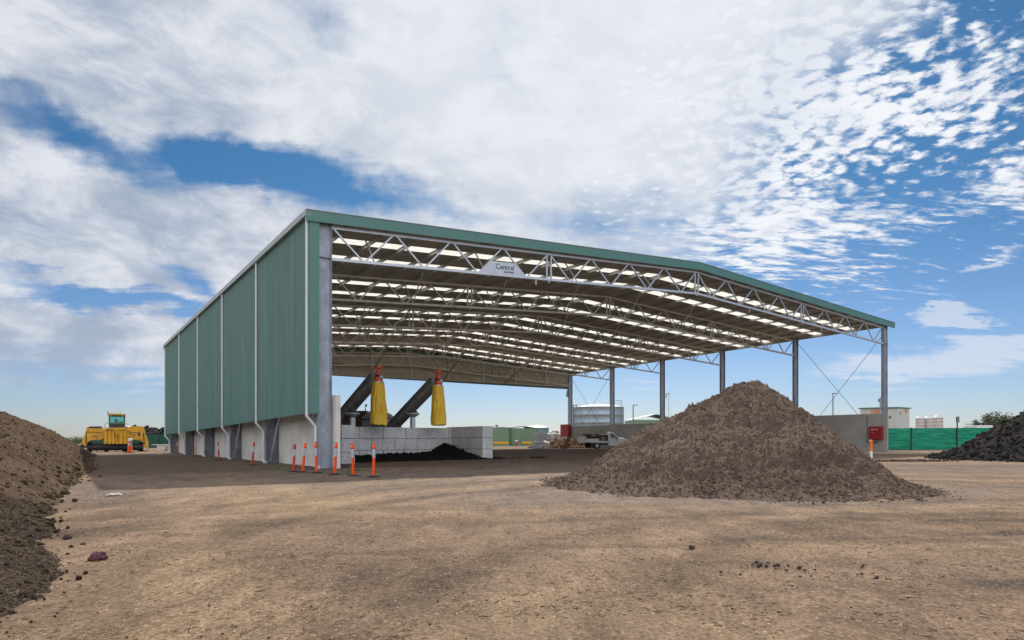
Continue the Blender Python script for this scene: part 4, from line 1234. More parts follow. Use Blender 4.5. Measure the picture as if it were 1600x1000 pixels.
# ------------------------------------------------------------------ screw conveyors
def conveyor(label, t0, s0, ztop, t1, s1, zbot, wch, zch, seed, stand_s):
    o = thing('screw_conveyor', label, 'conveyor', in_shed(t0, s0, 0), YAW, 'screw conveyors behind the block bay')
    L = Vector((t1 - t0, s1 - s0, zbot - ztop)); dirv = L.normalized(); ln = L.length
    a = Vector((0, .05, ztop)); b = a + L
    # U trough: thick walled, open above with flange lips
    sidev = dirv.cross(Vector((0, 0, 1))).normalized(); upv = sidev.cross(dirv).normalized()
    prof = [(-.36, .30), (-.27, .30), (-.27, .0)] + [(-.27 * math.cos(q), -.27 * math.sin(q)) for q in np.linspace(.2, 2.94, 9)] + [(.27, .0), (.27, .30), (.36, .30), (.36, .335), (-.36, .335)]
    v = [p_ + sidev * x_ + upv * y_ for p_ in (a, b) for x_, y_ in prof]; n = len(prof)
    tr = MB().add(v, [tuple(range(n)), tuple(range(n, 2 * n))[::-1]] + [(i, n + i, n + (i + 1) % n, (i + 1) % n) for i in range(n)]).build('trough', M['dark_trough'], o)
    mb = MB()  # bolts/holes along the side flanges
    k_ = 0
    d_ = .25
    while d_ < ln - .2:
        for sg in (-1, 1):
            c_ = a + dirv * d_ + sidev * (sg * .275) + upv * .16
            mb.bar(c_ - dirv * .05, c_ + dirv * .05, .012, .05, upv)
        d_ += .27
    mb.build('slot', M['black'], tr)
    mb = MB()
    for d_ in np.arange(.9, ln, 1.3):
        c_ = a + dirv * d_
        for sg in (-1, 1): mb.bar(c_ + sidev * (sg * .29) - upv * .1, c_ + sidev * (sg * .29) + upv * .33, .03, .05, dirv)
    mb.build('flange_rib', M['galv_dark'], tr)
    # geared motor at the head
    hd = MB()
    hd.tube((.0, -.12, ztop + .10), (0, -.12, ztop - .18), .17, .19, 14); hd.tube((-.16, -.12, ztop - .02), (.2, -.12, ztop + .04), .13, .15, 12)
    hd.box((.06, -.10, ztop - .02), (.30, .28, .20), .3); hd.tube((.03, -.14, ztop + .16), (-.04, -.16, ztop + .50), .11, .09, 14)
    hd.box((.0, -.12, ztop + .25), (.30, .28, .10)); hd.tube((-.10, -.17, ztop + .58), (.12, -.19, ztop + .62), .11, .11, 12)
    hm = hd.build('motor', M['mach_org'], o, bevel=.02)
    MB().tube((.10, -.27, ztop + .08), (.12, -.34, ztop + .09), .11, .07, 12).build('gauge', M['galv_bright'], hm)
    MB().tube((-.08, -.14, ztop + .12), (.10, -.14, ztop + .16), .15, .13, 12).build('gearbox', M['dark'], hm)
    # discharge sock: folded vinyl sleeve, flaring towards its foot
    mb = MB(); v = []; nr, na = 30, 110; rg = random.Random(seed)
    zt = ztop - .17
    for j in range(nr + 1):
        q = j / nr; z = zt + (zch - zt) * q
        w = (wch[0] + (wch[1] - wch[0]) * min(1, q * 1.25) ** .8) / 2; dp = w * .8
        for i in range(na):
            an = 2 * math.pi * i / na
            ca, sa = math.cos(an), math.sin(an)
            k_ = (abs(ca) ** 3.2 + abs(sa) ** 3.2) ** (-1 / 3.2)
            fold = .05 * (abs(math.sin(an * 1.5 + seed + q * 1.3)) * 2 - 1.2) * min(1, q * 4) + .05 * math.exp(-((math.sin(an * .5 + .9 * q + seed)) / .12) ** 2) + .12 * mnoise.noise(Vector((ca * 1.2, sa * 1.2, z * 1.3 + seed))) + .02 * mnoise.noise(Vector((ca * 4, sa * 4, z * 2 + seed)))
            for ak, bk, dk in ((3.5, .5, .10), (4.1, -.55, .13), (4.75, .25, .12), (5.3, -.3, .09), (2.9, .2, .08), (5.9, .4, .07)):
                fold -= dk * math.exp(-((an - ak - bk * q - .15 * (seed % 3)) / .11) ** 2) * min(1, q * 3 + .2) * (1 - .5 * q)
            pinch = -.10 * math.exp(-((q - .78) / .12) ** 2) * math.exp(-((an - 4.71) / .35) ** 2)
            v.append((ca * k_ * w * (1 + fold + pinch) + .03 * q, -.10 + sa * k_ * dp * (1 + fold + pinch * 2), z + .03 * math.sin(an * 2 + seed) * (j == nr)))
    f = [(j * na + i, (j + 1) * na + i, (j + 1) * na + (i + 1) % na, j * na + (i + 1) % na) for j in range(nr) for i in range(na)]
    f += [tuple(range(na))]
    sk = mb.add(v, f, True).build('chute', M['yellow_c'], o)
    MB().lathe([(wch[1] * .40, 0), (wch[1] * .42, -.05)], c=(.02, -.10, zch + .012), n=20).build('chute_lip', M['rust_load'], sk)
    MB().tube((0, -.1, zt + .03), (0, -.1, zt - .03), wch[0] * .5, n=16).build('collar', M['galv_bright'], sk)
    # pan and post carrying the trough
    q = (stand_s - s0) / (s1 - s0); c_ = a + L * q
    ps = MB(); zz = c_.z - .34
    ps.lathe([(.10, -.26), (.40, -.06), (.42, 0.0), (.40, .02)], c=(c_.x, c_.y, zz), n=20)
    st = ps.build('support_pan', M['galv_bright'], o)
    MB().box((c_.x, c_.y, (zz - .25 + .2) / 2), (.24, .24, zz - .25 - .2)).build('support_post', M['galv_bright'], st)
    MB().box((c_.x, c_.y, zz + .08), (.5, .3, .12)).build('saddle', M['dark'], st)
    return o
conveyor('dark inclined screw conveyor with yellow chute, left one nearer the steel column', 6.35, 8.05, 4.52, 6.1, 14.4, 1.75, (.60, .84), 2.08, 1, 11.2)
conveyor('dark inclined screw conveyor with yellow chute, right one near the bay corner', 9.95, 8.05, 4.50, 9.9, 13.9, 1.95, (.56, .80), 2.12, 4, 11.0)

# ------------------------------------------------------------------ screening machine behind the bay
d = 42.5
mx = thing('screening_machine', 'grey hooded screening machine with a purple bin behind the block bay', 'machine', (xat(580, d), d, gz(xat(580, d), d)))
zz = lambda py: zat(py, d) - gz(xat(580, d), d)
xx = lambda px: xat(px, d) - xat(580, d)
MB().prism([(xx(565), .4), (xx(565), zz(653)), (xx(572), zz(645)), (xx(582), zz(640.5)), (xx(592), zz(641)), (xx(600), zz(645)), (xx(606), zz(650)), (xx(614), zz(655)), (xx(617), zz(663)), (xx(617), .4)], 0, 2.6).build('hood', M['grey_hood'], mx, bevel=.03)
MB().box((xx(591), -.03, zz(655)), (2.1, .05, .08)).build('hood_seam', M['dark'], mx)
MB().box((xx(609), -.06, zz(662)), (.62, .1, .55)).build('side_panel', M['cream'], mx)
pb = MB().lathe([(.20, zz(645)), (.22, zz(641)), (.30, zz(640)), (.235, zz(632)), (.225, zz(631.5))], c=(xx(541.5), .3, 0), n=18).build('bin', M['purple'], mx)
MB().box((xx(536.5), .1, zz(640.5)), (.12, .05, .06)).build('tape', M['yellow'], pb)
MB().box((xx(548), .5, zz(643.5)), (1.9, .6, .16)).build('deck', M['dark'], mx)
for px_ in (531, 537, 543, 549, 555): MB().bar((xx(px_ + 3), .1, zz(644)), (xx(px_ - 4), .2, zz(658)), .05, .05).build('frame_bar', M['tan_frame'], mx)
MB().box((xx(545), 1.0, zz(662)), (1.9, 1.2, 1.6)).build('body', M['rust_load'], mx, bevel=.03)
MB().tube((xx(570), .2, zz(645)), (xx(570), .2, zz(635)), .03, n=8).ball((xx(571), .2, zz(633)), .08, 10, 8).build('sensor_post', M['grey_hood'], mx)

# ------------------------------------------------------------------ yellow windrow turner
d = 64.0
k = d / F
bx, bg = xat(180.5, d), gz(xat(180.5, d), d)
tu = thing('windrow_turner', 'yellow windrow turner with a high glass cab parked between the windrow and shed', 'machine', (bx, d, bg), math.atan(-(180.5 - 800) / F))
tu.scale = (.86, 1, 1)
def q(X, Y): return ((X - 705) / 10 * k, (772 - Y) / 10 * k)
def pr(pts, y0, y1, name, mat, parent=tu, bevel=.02): return MB().prism([q(*p_) for p_ in pts], y0, y1).build(name, M[mat], parent, bevel=bevel)
lf = pr([(182, 640), (222, 540), (268, 385), (495, 378), (520, 420), (518, 565), (440, 596), (400, 590), (330, 592), (285, 615), (262, 660), (250, 690), (215, 665)], .0, 2.6, 'side_housing', 'yellow')
rt = pr([(905, 395), (935, 375), (1152, 373), (1195, 520), (1232, 610), (1236, 762), (1150, 762), (1148, 640), (1120, 600), (1060, 585), (1000, 590), (912, 560)], .0, 2.6, 'side_housing', 'yellow')
pr([(255, 470), (262, 480), (262, 640), (244, 640)], -.04, 0, 'seam', 'dark', lf, 0)
pr([(255, 462), (500, 470), (500, 476), (255, 470)], -.03, 0, 'seam', 'dark', lf, 0)
pr([(300, 380), (482, 378), (486, 405), (296, 405)], -.03, .6, 'vent', 'dark', lf, 0)
pr([(912, 470), (1090, 470), (1090, 478), (912, 478)], -.03, 0, 'seam', 'dark', rt, 0)
pr([(1140, 480), (1160, 480), (1168, 655), (1150, 655)], -.04, 0, 'seam', 'dark', rt, 0)
pr([(985, 505), (1015, 505), (1015, 520), (985, 520)], -.03, 0, 'grille', 'dark', rt, 0)
pr([(1060, 470), (1100, 470), (1090, 530), (1065, 525)], -.03, 0, 'hatch', 'dark', rt, 0)
pr([(1150, 712), (1205, 712), (1205, 748), (1150, 748)], -.05, 0, 'step', 'galv_bright', rt, 0)
text_mesh('BACKHUS', .26, 'lettering', M['blue_green'], lf, Matrix.Translation((q(318, 545)[0], -.012, q(318, 545)[1])) @ Matrix.Rotation(R(90), 4, 'X')) if False else None
# corrugated rubber curtain in the middle
cu = MB(); v = []; n_ = 48
x0_, x1_ = q(520, 0)[0], q(910, 0)[0]
for i in range(n_ + 1):
    u = i / n_; xx_ = x0_ + (x1_ - x0_) * u
    wv = -.30 + .05 * math.sin(u * math.pi * 2 * 6.5)
    zb = q(0, 650)[1] + .10 * max(0, math.sin(u * math.pi * 2 * 6.5 + 1.5)) ** 2
    v += [(xx_, wv, zb), (xx_, wv, q(0, 425)[1]), (xx_, wv + .05, q(0, 425)[1]), (xx_, wv + .05, zb)]
f = []
for i in range(n_):
    for a_ in range(4): f.append((4 * i + a_, 4 * i + (a_ + 1) % 4, 4 * i + 4 + (a_ + 1) % 4, 4 * i + 4 + a_))
cu.add(v, f).build('curtain', M['yellow'], tu)
pr([(518, 425), (560, 398), (860, 395), (912, 425), (912, 445), (518, 445)], -.36, 1.6, 'curtain_frame', 'yellow')
pr([(555, 430), (690, 426), (690, 434), (555, 440)], -.39, -.36, 'seam', 'dark', tu, 0); pr([(755, 428), (880, 426), (880, 436), (755, 436)], -.39, -.36, 'seam', 'dark', tu, 0)
pr([(676, 470), (690, 470), (690, 525), (680, 525)], -.40, -.36, 'scuff', 'dark', tu, 0); pr([(730, 490), (742, 490), (742, 620), (734, 620)], -.40, -.36, 'scuff', 'dark', tu, 0)
# rotor drum with flights
dr = MB().tube((q(265, 0)[0], .7, q(0, 700)[1]), (q(1148, 0)[0], .7, q(0, 700)[1]), .33, n=22).build('rotor_drum', M['dark'], tu)
mb = MB()
for i in range(26):
    a_ = i * 1.3; xx_ = q(275 + i * 34, 0)[0]
    mb.bar((xx_, .7 + .30 * math.cos(a_), q(0, 700)[1] + .30 * math.sin(a_)), (xx_, .7 + .46 * math.cos(a_), q(0, 700)[1] + .46 * math.sin(a_)), .09, .05)
mb.build('rotor_tooth', M['dark'], dr)
for X_ in (300, 560, 850, 1120):
    w_ = MB().tube((q(X_, 0)[0] - .22, 1.7, .45), (q(X_, 0)[0] + .22, 1.7, .45), .45, n=20).build('wheel', M['black'], tu)
    MB().tube((q(X_, 0)[0] - .24, 1.7, .45), (q(X_, 0)[0] + .24, 1.7, .45), .2, n=14).build('rim', M['rim'], w_)
# cab
cb_ = pr([(603, 390), (598, 320), (858, 320), (858, 390)], .5, 2.0, 'cab', 'dark')
pr([(590, 196), (596, 172), (862, 172), (868, 196)], .4, 2.15, 'roof', 'yellow', cb_)
pr([(590, 197), (868, 197), (862, 218), (600, 218)], .45, 2.05, 'roof_rim', 'dark', cb_)
for (xa, xb) in ((598, 618), (836, 858)):
    for y_ in (.5, 1.9): pr([(xa, 219), (xb, 219), (xb, 319), (xa, 319)], y_, y_ + .08, 'pillar', 'dark', cb_, 0)
pr([(619, 221), (835, 221), (835, 311), (619, 311)], .53, .545, 'windscreen', 'cab_glass', cb_, 0)
pr([(619, 221), (835, 221), (835, 311), (619, 311)], 1.93, 1.945, 'rear_window', 'cab_glass', cb_, 0)
pr([(600, 312), (858, 312), (858, 330), (600, 330)], .46, .50, 'sill', 'green_trim', cb_, 0)
pr([(685, 311), (695, 270), (700, 250), (728, 250), (738, 272), (748, 311)], 1.1, 1.35, 'seat', 'dark', cb_)
pr([(760, 311), (764, 295), (818, 295), (822, 311)], .7, .9, 'console', 'leaf', cb_)
for X_ in (628, 820): MB().box((q(X_, 0)[0], .43, q(0, 208)[1]), (.12, .05, .07)).build('work_light', M['galv_bright'], cb_)
MB().tube((q(586, 0)[0], .6, q(0, 210)[1]), (q(586, 0)[0], .6, q(0, 165)[1]), .02, n=6).build('beacon_stem', M['dark'], cb_)
MB().lathe([(.07, 0), (.08, .05), (.06, .13)], c=(q(586, 0)[0], .6, q(0, 165)[1]), n=12).build('beacon', M['red'], cb_)
MB().tube((q(780, 0)[0], 1.5, q(0, 172)[1]), (q(772, 0)[0], 1.5, q(0, 60)[1]), .008, n=5).build('aerial', M['dark'], cb_)
for pts_ in ([(533, 405), (535, 350), (560, 325), (603, 322)], [(912, 395), (905, 350), (880, 328), (858, 325)]):
    MB().pipe([(q(*p_)[0], .45, q(*p_)[1]) for p_ in pts_], .022, 6).build('hand_rail', M['dark'], tu)
text_mesh('BACKHUS', .20, 'lettering', M['green_trim'], lf, Matrix.Translation((q(318, 545)[0], -.008, q(318, 545)[1])) @ Matrix.Rotation(R(90), 4, 'X'))

# ------------------------------------------------------------------ white tray utility
def ute():
    d = 70.5; x0_ = xat(903.5, d); g = gz(xat(940, d), d) + .0
    o = thing('utility_truck', 'white tray back utility loaded with boxes, parked beyond the shed', 'vehicle', (x0_, d, g), R(-3))
    k = d / F
    X = lambda c: c / 16 * k      # crop px (16x) from the tail
    # crop: x from 900 -> tail at 56/16; y: ground 645
    Zc = lambda y: (648 - y) / 16 * k
    sx = lambda c: (c - 56) / 16 * k
    body = [(sx(800), Zc(575)), (sx(800), Zc(235)), (sx(815), Zc(222)), (sx(900), Zc(232)), (sx(960), Zc(268)), (sx(1030), Zc(350)), (sx(1070), Zc(368)), (sx(1200), Zc(382)), (sx(1280), Zc(410)), (sx(1318), Zc(450)), (sx(1325), Zc(520)), (sx(1322), Zc(570)),
            (sx(1285), Zc(572)), (sx(1278), Zc(520)), (sx(1240), Zc(478)), (sx(1180), Zc(478)), (sx(1135), Zc(515)), (sx(1120), Zc(575))]
    b = MB().prism(body, .0, 1.72).build('cab_body', M['white'], o, bevel=.035)
    for y_, nm in ((-.012, 'side_window'), (1.72, 'side_window')):
        MB().prism([(sx(858), Zc(372)), (sx(850), Zc(275)), (sx(900), Zc(262)), (sx(935), Zc(275)), (sx(1015), Zc(372))], y_, y_ + .014).build(nm, M['glass'], b)
    MB().add([(sx(975) , .14, Zc(292)), (sx(975), 1.58, Zc(292)), (sx(1042), 1.62, Zc(360)), (sx(1042), .10, Zc(360))], [(0, 1, 2, 3)]).build('windscreen', M['glass'], b)
    MB().prism([(sx(850), Zc(560)), (sx(848), Zc(385)), (sx(1085), Zc(385)), (sx(1100), Zc(450)), (sx(1090), Zc(560))], -.010, .0).build('door', M['white'], b)
    MB().box((sx(895), -.03, Zc(408)), (.16, .03, .035)).build('door_handle', M['dark'], b)
    MB().box((sx(1015), -.16, Zc(385)), (.10, .20, .20)).build('wing_mirror', M['dark'], b)
    MB().prism([(sx(1010), Zc(460)), (sx(1025), Zc(400)), (sx(1035), Zc(400)), (sx(1015), Zc(465)), (sx(1000), Zc(470))], -.022, -.012).build('door_mark', M['text'], b)
    MB().box((sx(1315), .86, Zc(455)), (.08, 1.5, .14)).build('headlight', M['galv_bright'], b)
    MB().box((sx(1325), .86, Zc(545)), (.14, 1.7, .2)).build('bumper', M['white'], b)
    # tray
    t_ = MB().box(((sx(60) + sx(795)) / 2, .86, Zc(478)), (sx(795) - sx(60), 1.9, .12)).build('tray', M['galv_bright'], o)
    for y_ in (-.09, 1.79):
        MB().box(((sx(270) + sx(572)) / 2, y_, Zc(428)), (sx(572) - sx(270), .04, .30)).build('tray_side', M['white'], t_)
        MB().box(((sx(60) + sx(256)) / 2, y_, Zc(400)), (sx(256) - sx(60), .06, .52)).build('tool_box_side', M['cream'], t_)
    MB().box((sx(150), .86, Zc(400)), (.9, 1.7, .5)).build('tool_box', M['cream'], t_, bevel=.02)
    MB().box((sx(56), .86, Zc(420)), (.04, 1.8, .36)).build('tailgate', M['white'], t_)
    MB().box(((sx(580) + sx(790)) / 2, .86, Zc(360)), (sx(790) - sx(585), 1.6, .62)).build('grey_box', M['dark'], t_, bevel=.02)
    MB().box((sx(680), .04, Zc(395)), (.42, .05, .26)).build('box_panel', M['galv_dark'], t_)
    rg = random.Random(2)
    ld = MB()
    for _ in range(26): ld.box((sx(rg.uniform(240, 560)), rg.uniform(.2, 1.5), Zc(rg.uniform(290, 400))), (rg.uniform(.2, .5), rg.uniform(.2, .5), rg.uniform(.08, .22)), rg.uniform(0, 3))
    ld.build('load', M['rust_load'], t_)
    ld = MB()
    for _ in range(10): ld.box((sx(rg.uniform(120, 560)), rg.uniform(.2, 1.5), Zc(rg.uniform(270, 300))), (rg.uniform(.5, 1.2), .10, .05), rg.uniform(-.4, .4))
    ld.build('plank', M['tan_frame'], t_)
    MB().bar((sx(430), .86, Zc(530)), (sx(1130), .86, Zc(530)), .9, .14).build('chassis', M['dark'], o)
    for c_ in (528, 1205):
        for y_ in (.06, 1.66):
            w_ = MB().tube((sx(c_), y_ - .11, .345), (sx(c_), y_ + .11, .345), .345, n=22).build('wheel', M['black'], o)
            MB().tube((sx(c_), y_ - .125, .345), (sx(c_), y_ + .125, .345), .20, n=16).build('rim', M['rim'], w_)
    w_ = MB().tube((sx(315), 1.3, .36), (sx(315), 1.52, .36), .33, n=22).build('spare_wheel', M['black'], o)
    MB().bar((sx(100), .3, Zc(540)), (sx(200), .3, Zc(540)), .2, .12).build('tow_bar', M['dark'], o)
    MB().prism([(sx(450), Zc(500)), (sx(475), Zc(495)), (sx(440), Zc(590)), (sx(428), Zc(585))], -.06, .0).build('mudguard', M['dark'], o)
    MB().prism([(sx(585), Zc(495)), (sx(605), Zc(495)), (sx(650), Zc(560)), (sx(625), Zc(560))], -.06, .0).build('mudguard', M['dark'], o)
    return o
ute()

# ------------------------------------------------------------------ white bulk bags
def bag_mesh(seed):
    rg = random.Random(seed); mb = MB(); v = []; n = 20; m_ = 12
    for j in range(m_ + 1):
        q_ = j / m_
        for i in range(n):
            an = 2 * math.pi * i / n; ca, sa = math.cos(an), math.sin(an)
            kk = (abs(ca) ** 4 + abs(sa) ** 4) ** -.25
            w = .42 * (1 + .13 * math.sin(math.pi * min(1, q_ * 1.2))) * (1 - .75 * max(0, q_ - .80) / .2)
            nz = .26 * mnoise.noise(Vector((ca * 2 + seed, sa * 2, q_ * 3))) + .14 * mnoise.noise(Vector((ca * 6, sa * 6 + seed, q_ * 5)))
            v.append((ca * kk * w * (1 + nz), sa * kk * w * (1 + nz), q_ * .95 + .12 * nz + (.09 * mnoise.noise(Vector((ca * 3, sa * 3, seed))) if q_ > .8 else 0)))
    mb.add(v, [(j * n + i, j * n + (i + 1) % n, (j + 1) * n + (i + 1) % n, (j + 1) * n + i) for j in range(m_) for i in range(n)] + [tuple(range(n * m_, n * m_ + n))])
    return mb
bag_protos = [bag_mesh(s_).build('bag', M['bag']).data for s_ in (1, 2, 3)]
for o_ in [o_ for o_ in scene.objects if o_.name.startswith('bag')]: bpy.data.objects.remove(o_)
def bag(px, dd, zoff, label, group, sc=1, seed=0):
    rg = random.Random(seed)
    x = xat(px, dd)
    o = bpy.data.objects.new('bulk_bag', bag_protos[seed % 3]); scene.collection.objects.link(o)
    o.location = (x, dd, gz(x, dd) + zoff); o.rotation_euler = (rg.uniform(-.08, .08), rg.uniform(-.08, .08), rg.uniform(0, 6)); o.scale = (sc, sc, sc * rg.uniform(.85, 1.2))
    return tag(o, label, 'bulk bag', group)
g_ = 'white bulk bags stacked before the tan bark heap'
row = [(839.5, 71, 0, 1.05), (845, 73, 0, 1.0), (851, 75, 0, 1.05), (857, 77, 0, 1), (863, 79, 0, 1), (869, 81, 0, 1), (875, 83, 0, 1.0), (881, 85, 0, 1),
       (841, 72, .95, .9), (848, 74, .98, .85), (856, 77, .98, .9), (865, 80, .98, .9), (873, 82, .98, .95), (880, 84, .98, 1), (886, 86, .98, .95), (868, 82, 1.5, .8), (884, 86, 1.8, .8)]
names = ['first ground level white bulk bag at the row end by the yellow rail', 'second white bulk bag from the left on the ground', 'third white bulk bag from the left on the ground',
         'fourth white bulk bag from the left on the ground', 'fifth white bulk bag on the ground, partly behind bark', 'sixth white bulk bag on the ground, mostly behind bark',
         'seventh white bulk bag on the ground behind the tan bark heap', 'last ground level white bulk bag behind the tan bark heap',
         'white bulk bag sitting on the leftmost ground bag', 'white bulk bag on the upper layer, second from the left', 'white bulk bag on the upper layer, third from the left', 'white bulk bag on the upper layer, fourth from the left',
         'white bulk bag on the upper layer, fifth from the left', 'upper white bulk bag just left of the far red cabinet', 'upper white bulk bag right below the far red cabinet',
         'topmost crumpled white bag in the middle of the bag row', 'topmost crumpled white bag at the right end of the bag row']
for i, ((px_, dd, zo, sc_), lb) in enumerate(zip(row, names)): bag(px_, dd, zo, lb, g_, sc_, i)
g2 = 'white bulk bags between the utility and the mound'
for i, (px_, dd, zo, lb) in enumerate([(966, 76, .6, 'pale crumpled bag just above the bonnet of the white ute'), (974, 76, .75, 'pale crumpled bag right of the ute bonnet'), (982, 76, .7, 'pale crumpled bag between the ute and the soil mound slope'),
                                       (990, 76, .8, 'pale crumpled bag touching the left slope of the soil mound')]):
    bag(px_, dd, 0, 'ground ' + lb, g2, 1.0, i + 5)
    bag(px_ + 2, dd + .2, .92, lb, g2, .8, i)

# ------------------------------------------------------------------ water tank, sheds, poles, silos, portable building
def ground_at(px, d): return xat(px, d), d, gz(xat(px, d), d)
x, y, z = ground_at(935.5, 104)
tk = thing('water_tank', 'large round galvanised water tank behind the right wall', 'water tank', (x, y, z))
rT = 38.8 / F * 104; hT = zat(634.5, 100) - z
mb = MB(); prof = []
for i in range(5):
    za, zb_ = hT * i / 5, hT * (i + 1) / 5
    prof += [(rT, za + .02), (rT, zb_ - .06), (rT + .035, zb_ - .04), (rT + .035, zb_ - .01)]
mb.lathe([(rT, 0)] + prof + [(rT - .05, hT)], n=64).build('tank_shell', M['tank'], tk)
MB().lathe([(rT + .03, hT), (rT * .5, hT + .35), (.2, hT + .5)], n=48).build('tank_roof', M['roof_pale'], tk)
mb = MB()
for i in range(18):
    a_ = 2 * math.pi * i / 18; mb.box((math.cos(a_) * (rT + .02), math.sin(a_) * (rT + .02), hT / 2), (.06, .06, hT), a_)
mb.build('seam', M['tank'], tk)
MB().pipe([(rT * .15 + 1, -rT * .95, hT), (rT * .15 + 1, -rT * .95, hT + .9), (rT * .15 + 2.4, -rT * .85, hT + .9), (rT * .15 + 2.4, -rT * .85, hT)], .04, 6).pipe([(rT * .15 + 1, -rT * .95, hT + .5), (rT * .15 + 2.4, -rT * .85, hT + .5)], .03, 6).build('hand_rail', M['galv_dark'], tk)
MB().pipe([(-rT - .15, -.6, 0), (-rT - .15, -.6, hT + .35), (-rT + .35, -.6, hT + .35), (-rT + .35, -.6, hT)], .09, 8).build('inlet_pipe', M['galv_dark'], tk)

def sheet_shed(name, label, cat, pxa, pxb, pyt, d, depth, mat, roofm, rz=0, ribs=24, side=None, gable=0):
    xa, xb = xat(pxa, d), xat(pxb, d); g = gz((xa + xb) / 2, d); w = xb - xa; h = zat(pyt, d) - g
    o = thing(name, label, cat, (xa, d, g), rz)
    mb = MB(); v = []
    # ribbed front
    pts = []
    for i in range(ribs):
        p_ = w / ribs; pts += [(i * p_, 0), (i * p_ + p_ * .6, 0), (i * p_ + p_ * .7, -.04), (i * p_ + p_ * .9, -.04)]
    pts.append((w, 0))
    for a, b in pts: v += [(a, b, 0), (a, b, h)]
    mb.add(v, [(2 * i, 2 * i + 2, 2 * i + 3, 2 * i + 1) for i in range(len(pts) - 1)])
    mb.build('front_wall', M[mat], o, fix=False)
    MB().box((w / 2, depth / 2 + .03, h / 2), (w - .02, depth, h)).build('wall', M[side or mat], o)
    r_ = MB(); r_.add([(-.15, -.15, h), (w + .15, -.15, h), (w + .15, depth + .15, h + .1), (-.15, depth + .15, h + .1), (w / 2, -.15, h + gable), (w / 2, depth + .15, h + gable + .1),
                       (-.15, -.15, h + .08), (w + .15, -.15, h + .08), (w + .15, depth + .15, h + .18), (-.15, depth + .15, h + .18), (w / 2, -.15, h + gable + .08), (w / 2, depth + .15, h + gable + .18)],
                      [(0, 4, 5, 3), (4, 1, 2, 5), (6, 9, 11, 10), (10, 11, 8, 7), (0, 6, 10, 4), (4, 10, 7, 1), (3, 5, 11, 9), (5, 2, 8, 11), (0, 3, 9, 6), (1, 7, 8, 2)])
    r_.build('roof', M[roofm], o)
    return o
a = sheet_shed('farm_shed', 'green sheet shed left of the two, partly behind the block bay', 'shed', 745, 795, 668.5, 108, 8, 'pale_green', 'roof_pale', 0, 30, gable=.15)
MB().lathe([(.1, 0), (.1, .35), (.25, .40), (.22, .6)], c=(3.2, 2, a.children[1].dimensions.z if False else 2.9), n=12).build('roof_vent', M['green_clad'], a)
a = sheet_shed('farm_shed', 'pale green sheet shed in the middle behind the yellow rails', 'shed', 795, 838, 669, 110, 8, 'pale_green', 'roof_pale', 0, 26, gable=.3)
MB().box((1.2, -.07, 1.25), (1.4, .05, 2.5)).build('door', M['pale_green'], a)
# round tank shape attached at right
x, y, z = ground_at(838, 114)
rk = thing('rain_tank', 'round blue green rainwater tank with a pale domed roof right of the pale green shed', 'water tank', (x, y, z))
rr = 19.5 / F * 114
hh = zat(668, 114) - z
MB().lathe([(rr, 0), (rr, hh * .33), (rr + .04, hh * .34), (rr, hh * .35), (rr, hh * .66), (rr + .04, hh * .67), (rr, hh * .68), (rr, hh)], n=56).build('tank_shell', M['blue_green'], rk)
MB().lathe([(rr + .05, hh), (rr * .6, hh + .28), (.2, hh + .42)], n=48).build('dome_roof', M['roof_pale'], rk)
sheet_shed('low_shed', 'low long grey green shed between the round tank and the last column', 'shed', 856, 900, 676, 125, 6, 'blue_green', 'roof_pale', 0, 30, gable=.3)
sheet_shed('low_shed', 'green shed with a pale roof showing above the wall beside the left pole', 'shed', 990, 1060, 656, 112, 9, 'pale_green', 'roof_pale', 0, 40, gable=.9)

# yellow barrier rails and a red hydrant between them
def rail(label, pxa, pxb, d):
    xa, xb = xat(pxa, d), xat(pxb, d); g = gz(xa, d)
    o = thing('guard_rail', label, 'guard rail', (xa, d, g), 0, 'yellow guard rails')
    w = xb - xa
    MB().prism([(-.05, .42), (.05, .47), (.0, .58), (.05, .69), (-.05, .74), (-.09, .58)], 0, w, 'x').build('rail_beam', M['yellow_rail'], o)
    for q_ in (.25, w / 2, w - .35): MB().box((q_, .12, .35), (.12, .12, .7)).build('post', M['galv'], o)
rail('yellow guard rail nearest the block bay', 745, 795, 92)
rail('yellow guard rail that ends at the white bulk bags', 815.5, 836, 92)
x, y, z = ground_at(807, 93)
o = thing('hydrant', 'red post with a white cap standing between the two yellow rails', 'hydrant', (x, y, z))
MB().tube((0, 0, 0), (0, 0, .75), .07, n=10).build('post', M['red'], o); MB().box((0, 0, .84), (.42, .2, .16)).build('cap', M['white'], o, bevel=.03)

# poles
def pole(name, label, px, d, pyt, r=.07):
    x, y, z = ground_at(px, d); return thing(name, label, 'lamp post' if 'lamp' in name or 'light' in name else 'pole', (x, y, z)), zat(pyt, d) - z
o, h = pole('light_pole', 'slim light pole with a short arm left of the pale roofed green shed', 989.3, 95, 632.5)
MB().tube((0, 0, 0), (0, 0, h), .10, .07, 8).build('pole', M['galv_dark'], o); MB().box((.32, 0, h - .04), (.72, .2, .10)).build('lamp_head', M['galv_dark'], o)
o, h = pole('light_pole', 'pole with two tilted flood lights left of the mound peak', 1045, 88, 614.5)
MB().tube((0, 0, 0), (0, 0, h), .06, .05, 8).build('pole', M['white_pvc'], o)
MB().box((-.18, 0, h - .08), (.55, .25, .13), 0, Matrix.Rotation(-.25, 3, 'Y')).build('flood_light', M['galv'], o)
MB().box((-.40, 0, h - .42), (.30, .25, .42), 0, Matrix.Rotation(.3, 3, 'Y')).build('flood_light', M['cream'], o)
o, h = pole('light_pole', 'light pole with a short arm seen through the right cross bracing', 1301.5, 88, 614.5)
MB().tube((0, 0, 0), (0, 0, h), .11, .09, 8).build('pole', M['galv'], o); MB().box((.22, 0, h - .02), (.62, .2, .10)).build('lamp_head', M['galv_dark'], o)
